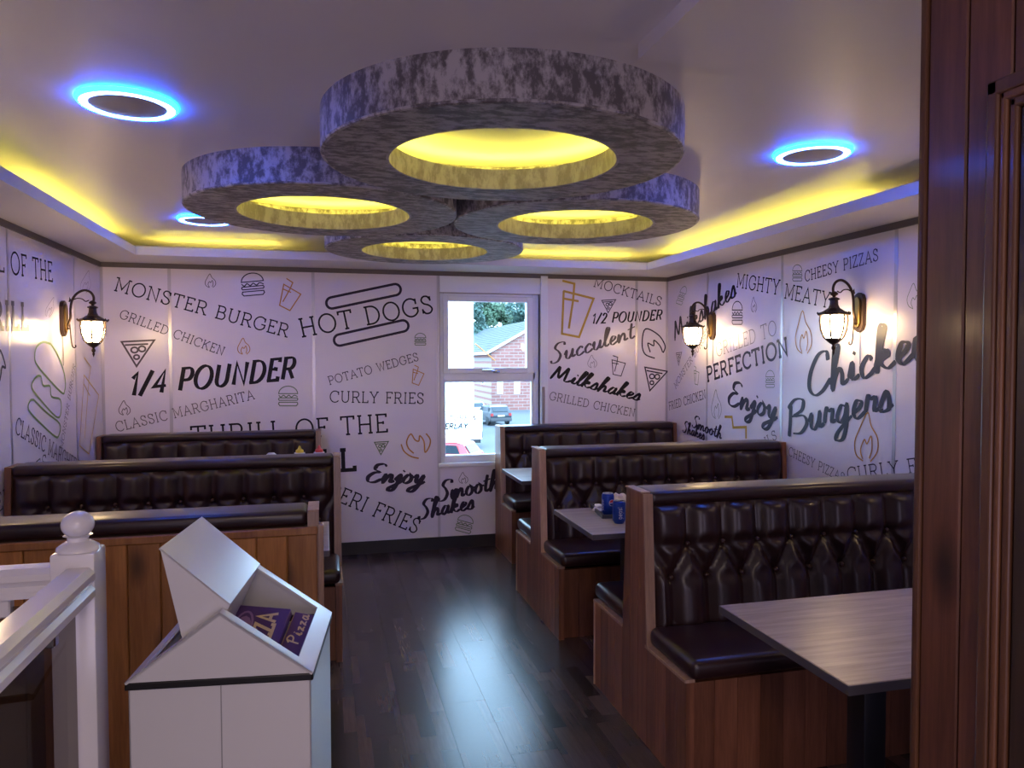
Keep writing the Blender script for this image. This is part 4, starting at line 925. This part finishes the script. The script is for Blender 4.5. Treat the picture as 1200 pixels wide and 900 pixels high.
# vehicles
def car(label, x, y, rz, col, glass=(.02, .03, .04)):
    t = thing('car', label, 'car', (x, y, GZ), rz)      # front along +y, origin under the middle
    P = mat('car_paint', col, .3, .2, coat=.5); GLs = mat('car_glass', glass, .08)
    side = [(-2.0, .35), (-2.02, .75), (-1.95, 1.0), (.95, .98), (1.85, .82), (1.98, .55), (1.95, .32)]
    obj('body', prism(side, 'x', -.84, .84), P, t)
    cab = [(-1.9, .98), (-1.62, 1.40), (-1.3, 1.47), (.0, 1.46), (.95, .97)]
    bm = prism(cab, 'x', -.80, .80)
    for v in bm.verts:
        if v.co.z > 1.2: v.co.x *= .84
    obj('cabin', bm, P, t)
    bm = bmesh.new(); addbox(bm, -.60, .60, -.012, .012, -.19, .19); obj('rear_window', bm, GLs, t, (0, -1.79, 1.19), (R(-33.5), 0, 0))
    bm = bmesh.new(); addbox(bm, -.60, .60, -.012, .012, -.44, .44); obj('windscreen', bm, GLs, t, (0, .49, 1.225), (R(62.7), 0, 0))
    for sd in (-1, 1): obj('side_window', prism([(-1.5, 1.02), (-1.35, 1.36), (-.1, 1.38), (.6, 1.02)], 'x', *sorted((sd*.76, sd*.815))), GLs, t)
    obj('number_plate', box(-.26, .26, -2.045, -2.02, .68, .80), mat('plate', (.75, .7, .4), .5), t)
    for sd in (-1, 1): obj('tail_light', box(*sorted((sd*.62, sd*.83)), -2.035, -1.99, .72, .92), mat('tail_red', (.35, .02, .02), .3), t)
    obj('bumper', box(-.85, .85, -2.08, -1.98, .32, .58, .03, 2), mat('bumper_grey', (.05, .05, .055), .6), t)
    wm = lathe([(0, -.1), (.30, -.1), (.32, -.07), (.32, .07), (.30, .1), (0, .1)], 20)
    for sx in (-.76, .76):
        for y_ in (-1.3, 1.3): obj('wheel', wm, M['black'], t, (sx, y_, .32), (0, R(90), 0))
c0 = onZ(583, 499, GZ); car('dark hatchback seen from behind on the road beyond the window', c0.x, c0.y+2, R(8), (.03, .035, .045))
c1 = onZ(566, 496, GZ); car('pale car parked just left of the dark hatchback', c1.x-.3, c1.y+5.5, R(20), (.5, .5, .52))
c2 = onY(534, 525, 31); car('red car low in the window view, below the white van', c2.x-.9, 31.5, R(60), (.42, .03, .04))
vn = thing('van', 'white van with underlay lettering parked outside', 'van', (onY(565.5, 500, 40).x, 40, GZ))
obj('body', box(-5.4, 0, 0, 2.0, .5, 2.12, .06, 3), M['paintw'], vn)
obj('roof_gutter', box(-5.3, -.05, -.012, .03, 2.085, 2.105), M['black'], vn); obj('rear_seal', box(-.03, -.005, -.008, .02, .6, .95), M['black'], vn)
obj('skirt', box(-5.3, -.1, .03, 1.97, .32, .52), M['black'], vn)
wm = lathe([(0, -.11), (.32, -.11), (.34, -.08), (.34, .08), (.32, .11), (0, .11)], 20)
for x_ in (-4.4, -1.0):
    for y_ in (.14, 1.86): obj('wheel', wm, M['black'], vn, (x_, y_, .34), (R(90), 0, 0))
def van_text(s, x0, x1, z, h, mt_, wt):
    adv = [G[c][0]+.08 for c in s]; W = sum(adv); k = (x1-x0)/W; bm = bmesh.new(); x = 0
    for c, a in zip(s, adv):
        for st in G[c][1]: ribbon(bm, [(k*(x+p[0]+.2*p[1]), h*p[1]) for p in st], wt*h, lambda u, v: (x0+u, -.004, z+v))
        x += a
    obj('lettering', bm, mt_, vn)
van_text('UNDERLAY', -3.0, -.82, 1.15, .27, mat('van_grey', (.012, .012, .015), .5), .26)
van_text('FURNITURE &', -3.2, -.32, 1.60, .25, mat('van_red', (.10, .035, .03), .5), .18)
gb = thing('waste_container', 'teal wheeled waste container against the brick wall', 'waste container', tuple(onZ(618.5, 478, GZ)))
obj('bin_body', prism([(-.55, .18), (.55, .18), (.65, 1.15), (-.65, 1.15)], 'y', -.4, .4), mat('teal_plastic', (.03, .25, .27), .5), gb)
obj('lid', box(-.7, .7, -.45, .45, 1.15, 1.27, .04, 2), mat('teal_lid', (.03, .22, .25), .5), gb); obj('sticker', box(-.3, .45, -.415, -.4, .45, .85), PAPER, gb)
for x_ in (-.4, .4): obj('wheel', lathe([(0, -.04), (.1, -.04), (.1, .04), (0, .04)], 12), M['black'], gb, (x_, -.2, .1), (R(90), 0, 0))
